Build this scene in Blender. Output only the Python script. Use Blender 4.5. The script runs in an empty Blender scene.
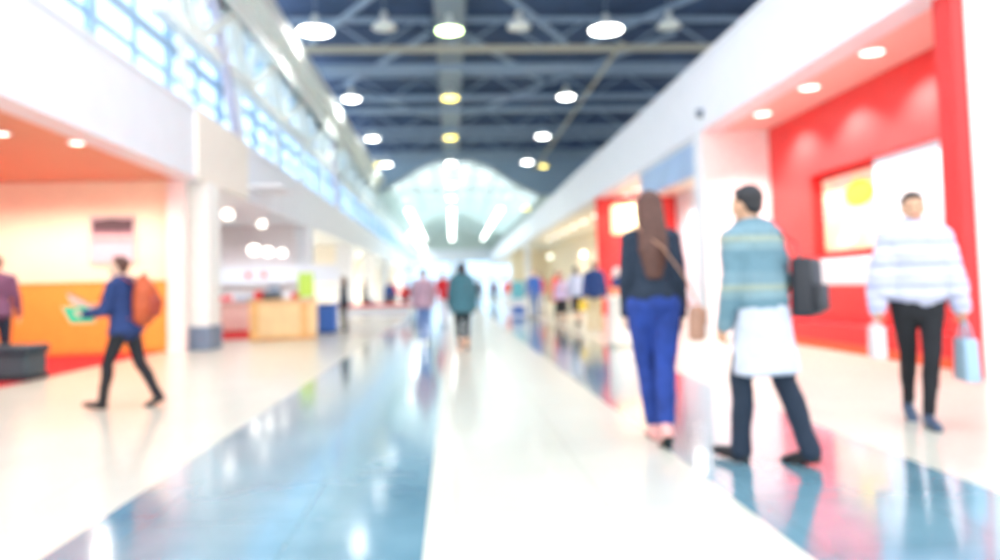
import bpy, bmesh, math, random
from mathutils import Vector, Matrix
random.seed(7)
PI = math.pi
scn = bpy.context.scene
COL = scn.collection
R = math.radians
ORD = ['first','second','third','fourth','fifth','sixth','seventh','eighth','ninth','tenth','eleventh','twelfth','thirteenth','fourteenth','fifteenth','sixteenth','seventeenth','eighteenth']

# ------------------------------------------------------------------ materials
def lin(c):
    return tuple(((v/255)/12.92 if v/255 <= .04045 else ((v/255+.055)/1.055)**2.4) for v in c)+(1,)
MATS = {}
def mat(name, rgb, rough=.6, metal=0, spec=.5, noise=0, nscale=8, bump=0, bscale=60, emit=None, estr=0, coat=0):
    if name in MATS: return MATS[name]
    m = bpy.data.materials.new(name); m.use_nodes = True
    nt = m.node_tree; b = nt.nodes['Principled BSDF']
    b.inputs['Base Color'].default_value = lin(rgb)
    b.inputs['Roughness'].default_value = rough
    b.inputs['Metallic'].default_value = metal
    b.inputs['Specular IOR Level'].default_value = spec
    b.inputs['Coat Weight'].default_value = coat
    tc = nt.nodes.new('ShaderNodeTexCoord')
    n = nt.nodes.new('ShaderNodeTexNoise'); n.inputs['Scale'].default_value = nscale; n.inputs['Detail'].default_value = 3
    nt.links.new(tc.outputs['Object'], n.inputs['Vector'])
    k = noise if noise else .04
    r = nt.nodes.new('ShaderNodeValToRGB')
    c = lin(rgb)
    r.color_ramp.elements[0].position = .3; r.color_ramp.elements[1].position = .7
    r.color_ramp.elements[0].color = tuple(v*(1-k) for v in c[:3])+(1,)
    r.color_ramp.elements[1].color = tuple(min(1, v*(1+k)) for v in c[:3])+(1,)
    nt.links.new(n.outputs['Fac'], r.inputs['Fac']); nt.links.new(r.outputs['Color'], b.inputs['Base Color'])
    if bump:
        n2 = nt.nodes.new('ShaderNodeTexNoise'); n2.inputs['Scale'].default_value = bscale
        nt.links.new(tc.outputs['Object'], n2.inputs['Vector'])
        bp = nt.nodes.new('ShaderNodeBump'); bp.inputs['Strength'].default_value = bump; bp.inputs['Distance'].default_value = .01
        nt.links.new(n2.outputs['Fac'], bp.inputs['Height']); nt.links.new(bp.outputs['Normal'], b.inputs['Normal'])
    if emit:
        b.inputs['Emission Color'].default_value = lin(emit); b.inputs['Emission Strength'].default_value = estr
    MATS[name] = m
    return m
def striped(name, cols, period, axis='Z', rough=.8, wob=.02):
    """cloth with woven stripes across one axis; cols = list of (start fraction, rgb)"""
    m = bpy.data.materials.new(name); m.use_nodes = True; nt = m.node_tree; b = nt.nodes['Principled BSDF']
    b.inputs['Roughness'].default_value = rough
    tc = nt.nodes.new('ShaderNodeTexCoord'); sp = nt.nodes.new('ShaderNodeSeparateXYZ')
    no = nt.nodes.new('ShaderNodeTexNoise'); no.inputs['Scale'].default_value = 3
    nt.links.new(tc.outputs['Object'], no.inputs['Vector']); nt.links.new(tc.outputs['Object'], sp.inputs[0])
    a = nt.nodes.new('ShaderNodeMath'); a.operation = 'MULTIPLY_ADD'; a.inputs[1].default_value = wob
    nt.links.new(no.outputs['Fac'], a.inputs[0]); nt.links.new(sp.outputs[axis], a.inputs[2])
    d = nt.nodes.new('ShaderNodeMath'); d.operation = 'DIVIDE'; d.inputs[1].default_value = period; nt.links.new(a.outputs[0], d.inputs[0])
    f = nt.nodes.new('ShaderNodeMath'); f.operation = 'FRACT'; nt.links.new(d.outputs[0], f.inputs[0])
    r = nt.nodes.new('ShaderNodeValToRGB'); r.color_ramp.interpolation = 'CONSTANT'
    el = r.color_ramp.elements
    el[0].position = cols[0][0]; el[0].color = lin(cols[0][1]); el[1].position = cols[1][0]; el[1].color = lin(cols[1][1])
    for p, c in cols[2:]:
        e = el.new(p); e.color = lin(c)
    nt.links.new(f.outputs[0], r.inputs['Fac']); nt.links.new(r.outputs['Color'], b.inputs['Base Color'])
    return m
def glow(name, rgb, s):
    if name in MATS: return MATS[name]
    m = bpy.data.materials.new(name); m.use_nodes = True; nt = m.node_tree
    b = nt.nodes['Principled BSDF']; b.inputs['Base Color'].default_value = lin(rgb)
    b.inputs['Emission Color'].default_value = lin(rgb); b.inputs['Emission Strength'].default_value = s
    MATS[name] = m; return m
def glass(name, rgb, t=.85, rough=.05):
    if name in MATS: return MATS[name]
    m = bpy.data.materials.new(name); m.use_nodes = True; nt = m.node_tree
    nt.nodes.clear()
    o = nt.nodes.new('ShaderNodeOutputMaterial'); mx = nt.nodes.new('ShaderNodeMixShader')
    tr = nt.nodes.new('ShaderNodeBsdfTransparent'); gl = nt.nodes.new('ShaderNodeBsdfPrincipled')
    tr.inputs[0].default_value = lin(rgb); gl.inputs['Roughness'].default_value = rough; gl.inputs['Base Color'].default_value = lin(rgb)
    mx.inputs[0].default_value = 1-t
    nt.links.new(tr.outputs[0], mx.inputs[1]); nt.links.new(gl.outputs[0], mx.inputs[2]); nt.links.new(mx.outputs[0], o.inputs[0])
    MATS[name] = m; return m

# ------------------------------------------------------------------ geometry helpers
def box(bm, x0, x1, y0, y1, z0, z1, bev=0):
    g = bmesh.ops.create_cube(bm, size=1)
    vs = g['verts']
    bmesh.ops.scale(bm, vec=(x1-x0, y1-y0, z1-z0), verts=vs)
    bmesh.ops.translate(bm, vec=((x0+x1)/2, (y0+y1)/2, (z0+z1)/2), verts=vs)
    if bev:
        es = list({e for v in vs for e in v.link_edges})
        bmesh.ops.bevel(bm, geom=es, offset=bev, segments=3, profile=.5, affect='EDGES')
    return bm
def bar(bm, a, b, w, h=None, seg=4):
    """straight member from a to b: square (seg 4) or round"""
    a = Vector(a); b = Vector(b); d = b-a; L = d.length
    h = h or w
    q = d.to_track_quat('Z', 'Y').to_matrix().to_4x4()
    rr = .5/math.cos(PI/4) if seg == 4 else .5
    g = bmesh.ops.create_cone(bm, cap_ends=True, segments=seg, radius1=rr, radius2=rr, depth=1)
    M = Matrix.Translation((a+b)/2) @ q @ Matrix.Diagonal((w, h, L, 1)) @ Matrix.Rotation(PI/4 if seg == 4 else 0, 4, 'Z')
    bmesh.ops.transform(bm, matrix=M, verts=g['verts'])
    return bm
def lathe(bm, prof, c=(0, 0, 0), seg=24):
    """profile list of (r, z) spun about z at c"""
    rings = []
    for r, z in prof:
        if r < 1e-5: rings.append([bm.verts.new((c[0], c[1], c[2]+z))])
        else: rings.append([bm.verts.new((c[0]+r*math.cos(2*PI*i/seg), c[1]+r*math.sin(2*PI*i/seg), c[2]+z)) for i in range(seg)])
    for A, B in zip(rings, rings[1:]):
        for i in range(seg):
            j = (i+1) % seg
            if len(A) == 1 and len(B) == 1: continue
            if len(A) == 1: bm.faces.new((A[0], B[i], B[j]))
            elif len(B) == 1: bm.faces.new((A[i], A[j], B[0]))
            else: bm.faces.new((A[i], A[j], B[j], B[i]))
    return bm
def tube(bm, pts, radii, ref=(1, 0, 0), ex=1, ey=1, seg=14, caps=True, cap=1.0):
    """smooth loft along pts; ex scales along the ref axis, ey across; radii numbers or (rx, ry)"""
    pts = [Vector(p) for p in pts]; n = len(pts)
    if not hasattr(radii, '__len__'): radii = [radii]*n
    rad = [(r if hasattr(r, '__len__') else (r*ex, r*ey)) for r in radii]
    T = []
    for i in range(n):
        a = pts[max(0, i-1)]; b = pts[min(n-1, i+1)]
        T.append((b-a).normalized())
    seq = []
    if caps:
        for k in (0, 1, 2):
            t = (k+.35)/3*PI/2
            s = math.sin(t); c = math.cos(t); m = min(rad[0])*cap
            seq.append((pts[0]-T[0]*m*c, (rad[0][0]*s, rad[0][1]*s), T[0]))
    for p, r, t in zip(pts, rad, T): seq.append((p, r, t))
    if caps:
        for k in (2, 1, 0):
            t = (k+.35)/3*PI/2
            s = math.sin(t); c = math.cos(t); m = min(rad[-1])*cap
            seq.append((pts[-1]+T[-1]*m*c, (rad[-1][0]*s, rad[-1][1]*s), T[-1]))
    rings = []
    rf = Vector(ref)
    for p, r, t in seq:
        x = rf-t*rf.dot(t)
        if x.length < 1e-3: x = t.orthogonal()
        x.normalize(); y = t.cross(x)
        rings.append([bm.verts.new(p+x*(r[0]*math.cos(2*PI*i/seg))+y*(r[1]*math.sin(2*PI*i/seg))) for i in range(seg)])
    for A, B in zip(rings, rings[1:]):
        for i in range(seg):
            j = (i+1) % seg
            bm.faces.new((A[i], A[j], B[j], B[i]))
    bm.faces.new(rings[0][::-1]); bm.faces.new(rings[-1])
    return bm
def ell(bm, c, r, M=None, seg=16):
    g = bmesh.ops.create_uvsphere(bm, u_segments=seg, v_segments=max(8, seg*2//3), radius=1)
    X = Matrix.Translation(Vector(c)) @ (M.to_4x4() if M else Matrix.Identity(4)) @ Matrix.Diagonal((r[0], r[1], r[2], 1))
    bmesh.ops.transform(bm, matrix=X, verts=g['verts'])
    return bm
def obj(name, bm, m, parent=None, smooth=False, loc=None):
    me = bpy.data.meshes.new(name)
    bmesh.ops.recalc_face_normals(bm, faces=bm.faces)
    bm.to_mesh(me); bm.free()
    for mm in (m if isinstance(m, (list, tuple)) else [m]): me.materials.append(mm)
    if smooth:
        for p in me.polygons: p.use_smooth = True
    o = bpy.data.objects.new(name, me); COL.objects.link(o)
    if parent: o.parent = parent
    if loc: o.location = loc
    return o
def NB(): return bmesh.new()
def tag(o, label, cat, group=None, kind=None):
    if label: o['label'] = label
    if cat: o['category'] = cat
    if group: o['group'] = group
    if kind: o['kind'] = kind
    return o
def thing(name, label, cat, loc=(0, 0, 0), rz=0, group=None):
    o = bpy.data.objects.new(name, None); COL.objects.link(o); o.empty_display_size = .1
    o.location = loc; o.rotation_euler = (0, 0, rz)
    return tag(o, label, cat, group)
def struct(name, bm, m, label=None, parent=None, smooth=False):
    o = obj(name, bm, m, parent, smooth)
    if not parent:
        o['kind'] = 'structure'
        o['label'] = label or name.replace('_', ' '); o['category'] = name.split('_')[0]
    return o
def copy_tree(o, parent=None):
    c = o.copy(); COL.objects.link(c); c.parent = parent
    for ch in list(o.children): copy_tree(ch, c)
    return c
def remesh(name, bm, m, vox, smooth=3, disp=0, dscale=.12, post=None, colour=None, parent=None, dec=None):
    """fuse the overlapping shapes of bm into one continuous skin"""
    me = bpy.data.meshes.new(name); bmesh.ops.recalc_face_normals(bm, faces=bm.faces); bm.to_mesh(me); bm.free()
    t = bpy.data.objects.new(name+'_raw', me); COL.objects.link(t)
    md = t.modifiers.new('r', 'REMESH'); md.mode = 'VOXEL'; md.voxel_size = vox; md.use_smooth_shade = True
    if smooth:
        s = t.modifiers.new('s', 'SMOOTH'); s.factor = .5; s.iterations = smooth
    if disp:
        tx = bpy.data.textures.new('folds', 'CLOUDS'); tx.noise_scale = dscale; tx.noise_depth = 2
        d = t.modifiers.new('d', 'DISPLACE'); d.texture = tx; d.strength = disp; d.mid_level = .5
    if dec:
        dd = t.modifiers.new('dec', 'DECIMATE'); dd.ratio = dec
    dg = bpy.context.evaluated_depsgraph_get(); dg.update()
    nm = bpy.data.meshes.new_from_object(t.evaluated_get(dg))
    bpy.data.objects.remove(t); bpy.data.meshes.remove(me)
    nm.name = name; nm.materials.clear()
    for mm in (m if isinstance(m, (list, tuple)) else [m]): nm.materials.append(mm)
    if post:
        for v in nm.vertices: v.co = post(v.co)
    for p in nm.polygons:
        p.use_smooth = True; p.material_index = 0
        if colour: p.material_index = colour(p.center)
    o = bpy.data.objects.new(name, nm); COL.objects.link(o)
    if parent: o.parent = parent
    return o

# ------------------------------------------------------------------ people
SKIN = mat('skin', (232, 190, 165), .55, noise=.05, nscale=20)
SKIN2 = mat('skin_tan', (205, 160, 130), .55, noise=.05, nscale=20)
EYE = mat('eye', (40, 32, 30), .25)
LIP = mat('lip', (196, 110, 105), .5)
def leg_ik(hip, ank, l1=.43, l2=.42):
    d = ank-hip; L = min(d.length, (l1+l2)*.999)
    a = math.acos(max(-1, min(1, (l1*l1+L*L-l2*l2)/(2*l1*L))))
    u = d.normalized()
    f = Vector((0, 1, 0)); f = (f-u*f.dot(u)).normalized()
    return hip+u*(l1*math.cos(a))+f*(l1*math.sin(a))
def person(label, loc, rz, height, pose, fit, near=False, group=None, name='person', detail=None):
    """local frame: x right, y the way the person faces, z up, for a 1.75 m figure, then scaled.
    pose: feet [(x, y_ball, heel_raise_deg)]*2 (left, right), arms [(upper dir, fore dir)]*2, lean, twist, head (yaw, pitch)"""
    S = height/1.75
    root = thing(name, label, 'person', loc, rz, group)
    root.scale = (S, S, S)
    fem = fit.get('fem', False)
    vb = .0055 if near else .011
    vc = .009 if near else .014
    # feet and ankles
    feet = []
    for (fx, fy, ph) in pose['feet']:
        p = R(ph)
        def F(v, fx=fx, fy=fy, p=p):      # foot-local (x, y from ball, z) -> figure
            y = v[1]; z = v[2]
            if p >= 0: return Vector((fx+v[0], fy+y*math.cos(p)+z*math.sin(p), z*math.cos(p)-y*math.sin(p)))
            return Vector((fx+v[0], fy-.15+(y+.15)*math.cos(p)+z*math.sin(p), z*math.cos(p)-(y+.15)*math.sin(p)))
        feet.append(F)
    ank = [F((0, -.125, .085)) for F in feet]
    hx = .092 if not fem else .095
    # pelvis as high as the straighter leg allows
    def reach(hy):
        return min(a.z+math.sqrt(max(.01, .848**2-(a.x-s*hx)**2-(a.y-hy)**2)) for s, a in zip((-1, 1), ank))
    hy = max([min(ank[0].y, ank[1].y)+k*.01 for k in range(int(abs(ank[0].y-ank[1].y)*100)+1)], key=reach)
    hz = reach(hy)-.004
    hips = [Vector((s*hx, hy, hz)) for s in (-1, 1)]
    knees = [leg_ik(h, a) for h, a in zip(hips, ank)]
    lean = R(pose.get('lean', 2)); tw = R(pose.get('twist', 0)); side = R(pose.get('side', 0))
    TM = Matrix.Translation((0, hy, hz)) @ Matrix.Rotation(side, 4, 'Y') @ Matrix.Rotation(-lean, 4, 'X') @ Matrix.Rotation(tw, 4, 'Z')
    def TP(x, y, z): return TM @ Vector((x, y, z))
    sw = fit.get('sw', .165 if fem else .185)
    sec = [(-.07, 0, .12, .09), (0, -.01, .168 if fem else .16, .118), (.08, -.005, .155, .108), (.19, 0, .118 if fem else .138, .09),
           (.31, .005, .135 if fem else .155, .105), (.41, .005, .15 if fem else .172, .112), (.48, -.005, .135 if fem else .16, .088), (.535, -.01, .075, .06)]
    def torso(bm, lo, hi, inf, hem=None, waistmin=0):
        pts = []; rr = []
        if hem is not None and hem < lo:
            pass
        for dz, yo, rx, ry in sec:
            if dz < lo-1e-6 or dz > hi+1e-6: continue
            pts.append(TP(0, yo, dz)); rr.append((max(rx, waistmin)+inf, max(ry, waistmin*.65)+inf))
        tube(bm, pts, rr, ref=TM.to_3x3() @ Vector((1, 0, 0)), seg=24)
    sh = [TP(s*sw, -.005, .475) for s in (-1, 1)]
    arms = []
    for i, s in enumerate((-1, 1)):
        ud, fd = pose['arms'][i]
        u = Vector(ud).normalized(); f = Vector(fd).normalized()
        e = sh[i]+u*.29; w = e+f*.25
        arms.append((sh[i], e, w, f))
    nk = TP(0, -.012, .53)
    hyaw, hpit = pose.get('head', (0, 0))
    hc = TP(0, .012, .70)
    HM = Matrix.Rotation(side*.4, 3, 'Y') @ Matrix.Rotation(R(hyaw), 3, 'Z') @ Matrix.Rotation(-R(hpit), 3, 'X')
    def HP(x, y, z): return hc+HM @ Vector((x, y, z))
    # ---- body: one continuous skin
    bm = NB()
    torso(bm, -.07, .535, 0)
    tube(bm, [sh[0], TP(-.08, -.008, .505), TP(.08, -.008, .505), sh[1]], [.052, .05, .05, .052])
    for s in (-1, 1):
        if fem: ell(bm, TP(s*.07, .085, .36), (.06, .05, .06))
    for i, s in enumerate((-1, 1)):
        mid = (hips[i]+knees[i])/2
        tube(bm, [hips[i]+Vector((0, -.005, .02)), mid, knees[i]], [.088, .07, .052], seg=16)
        c = knees[i].lerp(ank[i], .3)+Vector((0, -.018, 0))
        tube(bm, [knees[i], c, knees[i].lerp(ank[i], .7), ank[i]], [.05, .052, .036, .033], seg=16)
        F = feet[i]
        tube(bm, [F((0, -.145, .04)), F((0, -.08, .045)), F((0, 0, .028)), F((0, .06, .02))], [(.03, .032), (.033, .04), (.038, .024), (.03, .016)])
        a, e, w, f = arms[i]
        tube(bm, [a, a.lerp(e, .5), e], [.05, .044, .037], seg=14)
        tube(bm, [e, e.lerp(w, .35), w], [.037, .037, .024], seg=14)
        # hand: palm, four unequal fingers, thumb from the side of the palm
        curl = pose.get('curl', (25, 25))[i]
        inward = Vector((-s, 0, 0)) if not pose.get('palm') else Vector(pose['palm'][i])
        n = inward-f*inward.dot(f); n = n.normalized() if n.length > .05 else f.orthogonal().normalized()
        t = f.cross(n).normalized()
        if t.y < 0 and abs(t.y) > .3: t = -t
        elif abs(t.y) <= .3 and t.z < 0: t = -t
        kn = w+f*.085
        tube(bm, [w, w+f*.035, w+f*.07, kn], [(.024, .018), (.034, .017), (.041, .0155), (.04, .013)], ref=t)
        if near:
            for q, (off, ln) in enumerate(((.034, .068), (.0115, .078), (-.0115, .073), (-.034, .056))):
                b0 = kn+t*off; ang = 0; p = b0; pts = [kn-f*.02+t*off*.9, b0]
                for k, fr in enumerate((.42, .33, .25)):
                    ang += R(curl*(.9 if k == 0 else 1.1))
                    dd = (f*math.cos(ang)+n*math.sin(ang)+t*off*1.2).normalized()
                    p = p+dd*ln*fr*1.15; pts.append(p)
                tube(bm, pts, [.0088, .0088, .0085, .0078, .007], seg=8)
            tb = w+f*.025+t*.028
            tube(bm, [w+f*.015+t*.012, tb, tb+(f*.6+t*.75+n*.35).normalized()*.035, tb+(f*.6+t*.75+n*.35).normalized()*.035+(f*.9+t*.25+n*.4).normalized()*.03], [.014, .0125, .0105, .008], seg=8)
        else:
            for off, ln in ((.03, .07), (.01, .08), (-.01, .075), (-.03, .06)):
                ang = R(curl)
                tube(bm, [kn-f*.02+t*off, kn+t*off, kn+t*off*1.15+f*ln*.55+n*ln*.2, kn+t*off*1.25+(f*math.cos(ang)+n*math.sin(ang))*ln], [.01, .01, .009, .008], seg=6)
            tube(bm, [w+f*.02+t*.02, w+f*.045+t*.048, w+f*.08+t*.055], [.014, .012, .01], seg=6)
    tube(bm, [nk-Vector((0, 0, .02)), nk.lerp(hc, .4), hc+HM @ Vector((0, -.02, -.04))], [.06 if not fem else .052, .054 if not fem else .046, .056], seg=16)
    ell(bm, HP(0, -.014, .03), (.076, .094, .09), HM)
    ell(bm, HP(0, .018, -.03), (.062, .068, .085), HM)
    ell(bm, HP(0, .045, -.085), (.036, .034, .026), HM)
    tube(bm, [HP(0, .082, .012), HP(0, .096, -.012), HP(0, .1, -.03)], [.008, .0105, .0135], seg=8)
    for s in (-1, 1):
        ell(bm, HP(s*.074, -.008, -.012), (.011, .021, .032), HM)
        ell(bm, HP(s*.03, .066, .004), (.017, .017, .013), HM)
        ell(bm, HP(s*.036, .06, -.035), (.022, .02, .02), HM)
        tube(bm, [HP(s*.014, .078, .027), HP(s*.048, .066, .025)], [.008, .006], seg=8)
    ell(bm, HP(0, .077, -.056), (.024, .011, .009), HM)
    eyes = [HP(s*.03, .083, .004) for s in (-1, 1)]; brows = [(HP(s*.014, .088, .026), HP(s*.05, .07, .024)) for s in (-1, 1)]; lip = HP(0, .088, -.056)
    def colr(c):
        if min((c-e).length for e in eyes) < .011: return 1
        q = HM.transposed() @ (c-lip)
        if abs(q.x) < .023 and abs(q.z) < .008 and abs(q.y) < .03: return 2
        return 0
    remesh('body', bm, [fit.get('skin', SKIN), EYE, LIP], vb, 2 if near else 1, colour=colr, parent=root)
    # ---- shoes
    sm = fit['shoe']
    for i in (0, 1):
        F = feet[i]; bm = NB()
        heel = fit.get('heel', 0)
        tube(bm, [(0, -.155, .035), (0, -.09, .042), (0, -.01, .034), (0, .055, .026), (0, .085, .022)], [(.034, .036), (.037, .045), (.045, .034), (.04, .027), (.03, .02)], seg=16)
        tube(bm, [(0, -.13, .05), (0, -.128, .10 if not fit.get('boot') else .22)], [.042, .04 if not fit.get('boot') else .052])
        box(bm, -.03, .03, -.175, -.06, -.02, .02)
        so = remesh('shoe', bm, sm, .007 if near else .012, 2, post=lambda v, F=F: F((v.x, v.y, max(v.z, 0.006))), parent=root)
        if near:
            bm = NB(); ol = [(.03, -.165), (.036, -.1), (.034, -.05), (.044, .0), (.04, .05), (.024, .09)]
            ol = ol+[(-x, y) for x, y in reversed(ol)]
            lo = [bm.verts.new(F((x, y, 0))) for x, y in ol]; hi = [bm.verts.new(F((x, y, .014))) for x, y in ol]
            bm.faces.new(lo); bm.faces.new(hi[::-1])
            for q in range(len(ol)): bm.faces.new((lo[q], lo[(q+1) % len(ol)], hi[(q+1) % len(ol)], hi[q]))
            obj('sole', bm, fit.get('sole', EYE), so)
    # ---- trousers or skirt
    lw = fit.get('leg', 1.0)
    bm = NB()
    bot = fit.get('bottom', 'trousers')
    torso(bm, -.07, .08, .014)
    if bot in ('trousers', 'shorts'):
        tube(bm, [TP(0, -.01, .06), TP(0, -.01, .12)], [(.155, .112), (.145, .105)], seg=24)
        for i in (0, 1):
            mid = (hips[i]+knees[i])/2
            tube(bm, [hips[i]+Vector((0, -.005, .01)), mid+Vector((0, -.004, 0)), knees[i]], [.102, .076+.014*lw, .057+.014*lw], seg=18)
            if bot == 'trousers':
                c = knees[i].lerp(ank[i], .3)+Vector((0, -.016, 0)); e = ank[i]+(ank[i]-knees[i]).normalized()*fit.get('len', .02)
                tube(bm, [knees[i], c, knees[i].lerp(ank[i], .7), e], [.057+.014*lw, .058+.012*lw, .043+.02*lw, .04+.024*lw], seg=18)
    else:
        ln = fit.get('skirt', .5)
        tube(bm, [TP(0, -.01, .1), Vector((0, hy, hz-.05)), Vector((0, hy, hz-ln))], [(.15, .11), (.18, .14), (.21, .19)], seg=24, cap=.12)
    remesh('trousers' if bot == 'trousers' else bot, bm, fit['pants'], vc, 3, disp=.012 if near else .01, dscale=.09, parent=root)
    # ---- upper garment
    inf = fit.get('inf', .02); hem = fit.get('hem', -.03)
    bm = NB()
    torso(bm, 0.08 if hem > 0 else 0, .49, inf, waistmin=fit.get('boxy', .13))
    fl = fit.get('flare', .012)
    cy = Vector((0, 1, 0))
    base = TP(0, -.008, .02); endp = TP(0, -.01, hem) if hem > -.2 else Vector((TP(0, 0, 0).x, hy-.01+fit.get('tail', 0), hz+hem))
    if hem < 0:
        tube(bm, [TP(0, -.005, .1), base, base.lerp(endp, .5), endp], [(.155+inf, .11+inf), (.168+inf, .122+inf), (.17+inf+fl*.6, .13+inf+fl*.6), (.172+inf+fl, .132+inf+fl)], seg=28, cap=.2)
    tube(bm, [sh[0], TP(-.09, -.01, .50), TP(.09, -.01, .50), sh[1]], [.056+inf*.6, .052+inf*.5, .052+inf*.5, .056+inf*.6])
    tube(bm, [TP(0, -.01, .48), TP(0, -.012, .535)], [.085+inf*.4, .062+inf*.3])
    si = fit.get('sleeve', .016)
    for i in (0, 1):
        a, e, w, f = arms[i]
        tube(bm, [a, a.lerp(e, .5), e], [.054+si, .045+si, .04+si], seg=16)
        if not fit.get('short'):
            tube(bm, [e, e.lerp(w, .4), w+f*.005], [.04+si, .038+si*.9, .028+si*.8], seg=16)
    if fit.get('cape'):
        for i, s in enumerate((-1, 1)):
            a, e, w, f = arms[i]
            tube(bm, [TP(s*.1, 0, .44), TP(s*.2, 0, .28), TP(s*.24, 0, .1), TP(s*.25, 0, fit['cape'])], [(.09, .1), (.105, .12), (.105, .13), (.1, .14)], seg=18, cap=.3)
    if fit.get('hood'):
        tube(bm, [TP(0, -.05, .5), TP(0, -.075, .56)], [(.11, .07), (.09, .05)])
    remesh(fit.get('top_name', 'shirt'), bm, fit['top'], vc, 3, disp=fit.get('folds', .02) if near else .012, dscale=.11, parent=root)
    if fit.get('collar'):
        bm = NB(); tube(bm, [TP(0, -.012, .51), TP(0, -.008, .56)], [(.076+inf*.5, .074+inf*.5), (.07, .07)], seg=18, cap=.5)
        remesh('collar', bm, fit['collar'], .008 if near else .012, 1, parent=root)
    if fit.get('under'):      # a longer pale shirt showing below the jacket
        u, uh = fit['under']
        bm = NB(); c0 = TP(0, -.008, .05)
        tube(bm, [TP(0, -.005, .11), Vector((c0.x, hy, hz+.03)), Vector((0, hy, hz+uh*.6)), Vector((0, hy-.01, hz+uh))], [(.168, .12), (.192, .148), (.205, .185), (.21, .2)], seg=28, cap=.12)
        remesh('long_shirt_tail', bm, u, vc, 3, disp=.022, dscale=.1, parent=root)
    # ---- hair / headwear
    hm = fit.get('hair'); hs = fit.get('hairstyle', 'short')
    if hm:
        bm = NB()
        ell(bm, HP(0, -.026, .042), (.083, .094, .088), HM)
        ell(bm, HP(0, .03, .085), (.055, .045, .03), HM)
        if hs == 'short':
            ell(bm, HP(0, -.06, -.01), (.068, .05, .06), HM)
        if hs in ('long', 'bob'):
            L = .36 if hs == 'long' else .16
            tube(bm, [HP(0, -.04, .05), HP(0, -.07, -.04), HP(0, -.1, -.12), HP(0, -.135, -.12-L*.5), HP(0, -.15, -.12-L)][:5 if hs == 'long' else 3],
                 [(.088, .07), (.096, .065), (.1, .055), (.105, .045), (.06, .026)][:5 if hs == 'long' else 3], ref=HM @ Vector((1, 0, 0)), seg=20)
            for s in (-1, 1): tube(bm, [HP(s*.07, .0, .05), HP(s*.078, -.015, -.04), HP(s*.07, -.035, -.12)], [.025, .024, .02])
        if hs in ('bun', 'pony'):
            ell(bm, HP(0, -.06, -.01), (.068, .05, .06), HM)
            if hs == 'bun': ell(bm, HP(0, -.115, .03), (.042, .04, .042), HM)
            else: tube(bm, [HP(0, -.11, .03), HP(0, -.15, -.02), HP(0, -.14, -.12), HP(0, -.12, -.2)], [.028, .036, .032, .014])
        remesh('hair', bm, hm, .007 if near else .011, 2, disp=.006, dscale=.03, parent=root)
    if fit.get('cap'):
        bm = NB(); ell(bm, HP(0, -.012, .06), (.086, .1, .072), HM)
        tube(bm, [HP(0, .06, .052), HP(0, .14, .04)], [(.06, .012), (.045, .009)], ref=HM @ Vector((1, 0, 0)))
        remesh('cap', bm, fit['cap'], .01, 1, parent=root)
    root.update_tag()
    info = dict(TP=TP, arms=arms, sh=sh, hips=hips, HP=HP, hz=hz, hy=hy, S=S, root=root,
                world=lambda v: Matrix.Translation(Vector(loc)) @ Matrix.Rotation(rz, 4, 'Z') @ (Vector(v)*S))
    return info

DN = (0, 0, -1)
def P_stand(a=0): return dict(feet=[(-.11, .03+a, 0), (.11, .06-a, 0)], arms=[((-.22, .02, -1), (-.1, .22, -1)), ((.22, .02, -1), (.1, .25, -1))], lean=1)
def P_walk(st=.3, lead=0, sw=.35):
    f = [(-.07, st, -8), (.07, -st+.13, 28)] if lead == 0 else [(-.07, -st+.13, 28), (.07, st, -8)]
    s = -1 if lead == 0 else 1       # opposite arm swings
    return dict(feet=f, arms=[((-.2, -sw if lead == 0 else sw, -1), (-.12, (-sw+.25) if lead == 0 else (sw+.35), -1)), ((.2, sw if lead == 0 else -sw, -1), (.12, (sw+.35) if lead == 0 else (-sw+.25), -1))], lean=4, hipy=.03)
def P_hold():
    return dict(feet=[(-.11, .05, 0), (.11, .0, 0)], arms=[((-.2, .15, -1), (.25, 1, .05)), ((.2, .15, -1), (-.25, 1, .05))], lean=2, curl=(55, 55))

# ------------------------------------------------------------------ materials of the place
WHITE = mat('white_paint', (234, 238, 246), .45, noise=.02, nscale=2)
OFFW = mat('warm_white_paint', (246, 240, 230), .5, noise=.02, nscale=2)
LAV = mat('lavender_grey_paint', (230, 224, 228), .6, noise=.03, nscale=3)
ORANGE = mat('orange_panel', (250, 158, 62), .45, noise=.04, nscale=4)
PEACH = mat('peach_paint', (252, 230, 202), .6, noise=.03, nscale=2)
SOFFO = mat('orange_soffit_paint', (226, 164, 134), .6, noise=.03, nscale=2)
RED = mat('red_paint', (228, 52, 52), .4, noise=.05, nscale=3)
REDP = mat('coral_soffit_paint', (248, 200, 192), .5, noise=.02)
CARPET = mat('red_carpet', (214, 20, 28), .95, noise=.15, nscale=90, bump=.4, bscale=300)
ORED = mat('orange_red_kick', (240, 84, 34), .4)
STEEL = mat('blue_grey_steel', (138, 164, 190), .5, noise=.06, nscale=3)
TAN = mat('tan_steel', (176, 176, 160), .5, noise=.05, nscale=3)
WSTEEL = mat('white_steel', (238, 246, 242), .45, noise=.04, nscale=3)
DECK = mat('navy_deck', (50, 76, 112), .75, noise=.2, nscale=1.2)
TRAY = mat('grey_tray', (128, 146, 158), .5, noise=.06, nscale=2)
TEALS = mat('pale_teal_steel', (206, 222, 220), .5, noise=.05, nscale=2)
MULL = mat('pale_blue_mullion', (164, 196, 222), .4)
GREY = mat('blue_grey_plinth', (120, 136, 160), .5, noise=.1, nscale=20)
WOOD = mat('pale_orange_wood', (246, 190, 124), .45, noise=.1, nscale=5)
BLACK = mat('black_leather', (26, 30, 40), .45, noise=.15, nscale=30, bump=.15)
LAMPW = glow('lamp_white', (255, 255, 250), 11)
LAMPY = glow('lamp_yellow', (255, 230, 110), 5)
LAMPG = glow('lamp_green_white', (225, 255, 180), 8)
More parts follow.
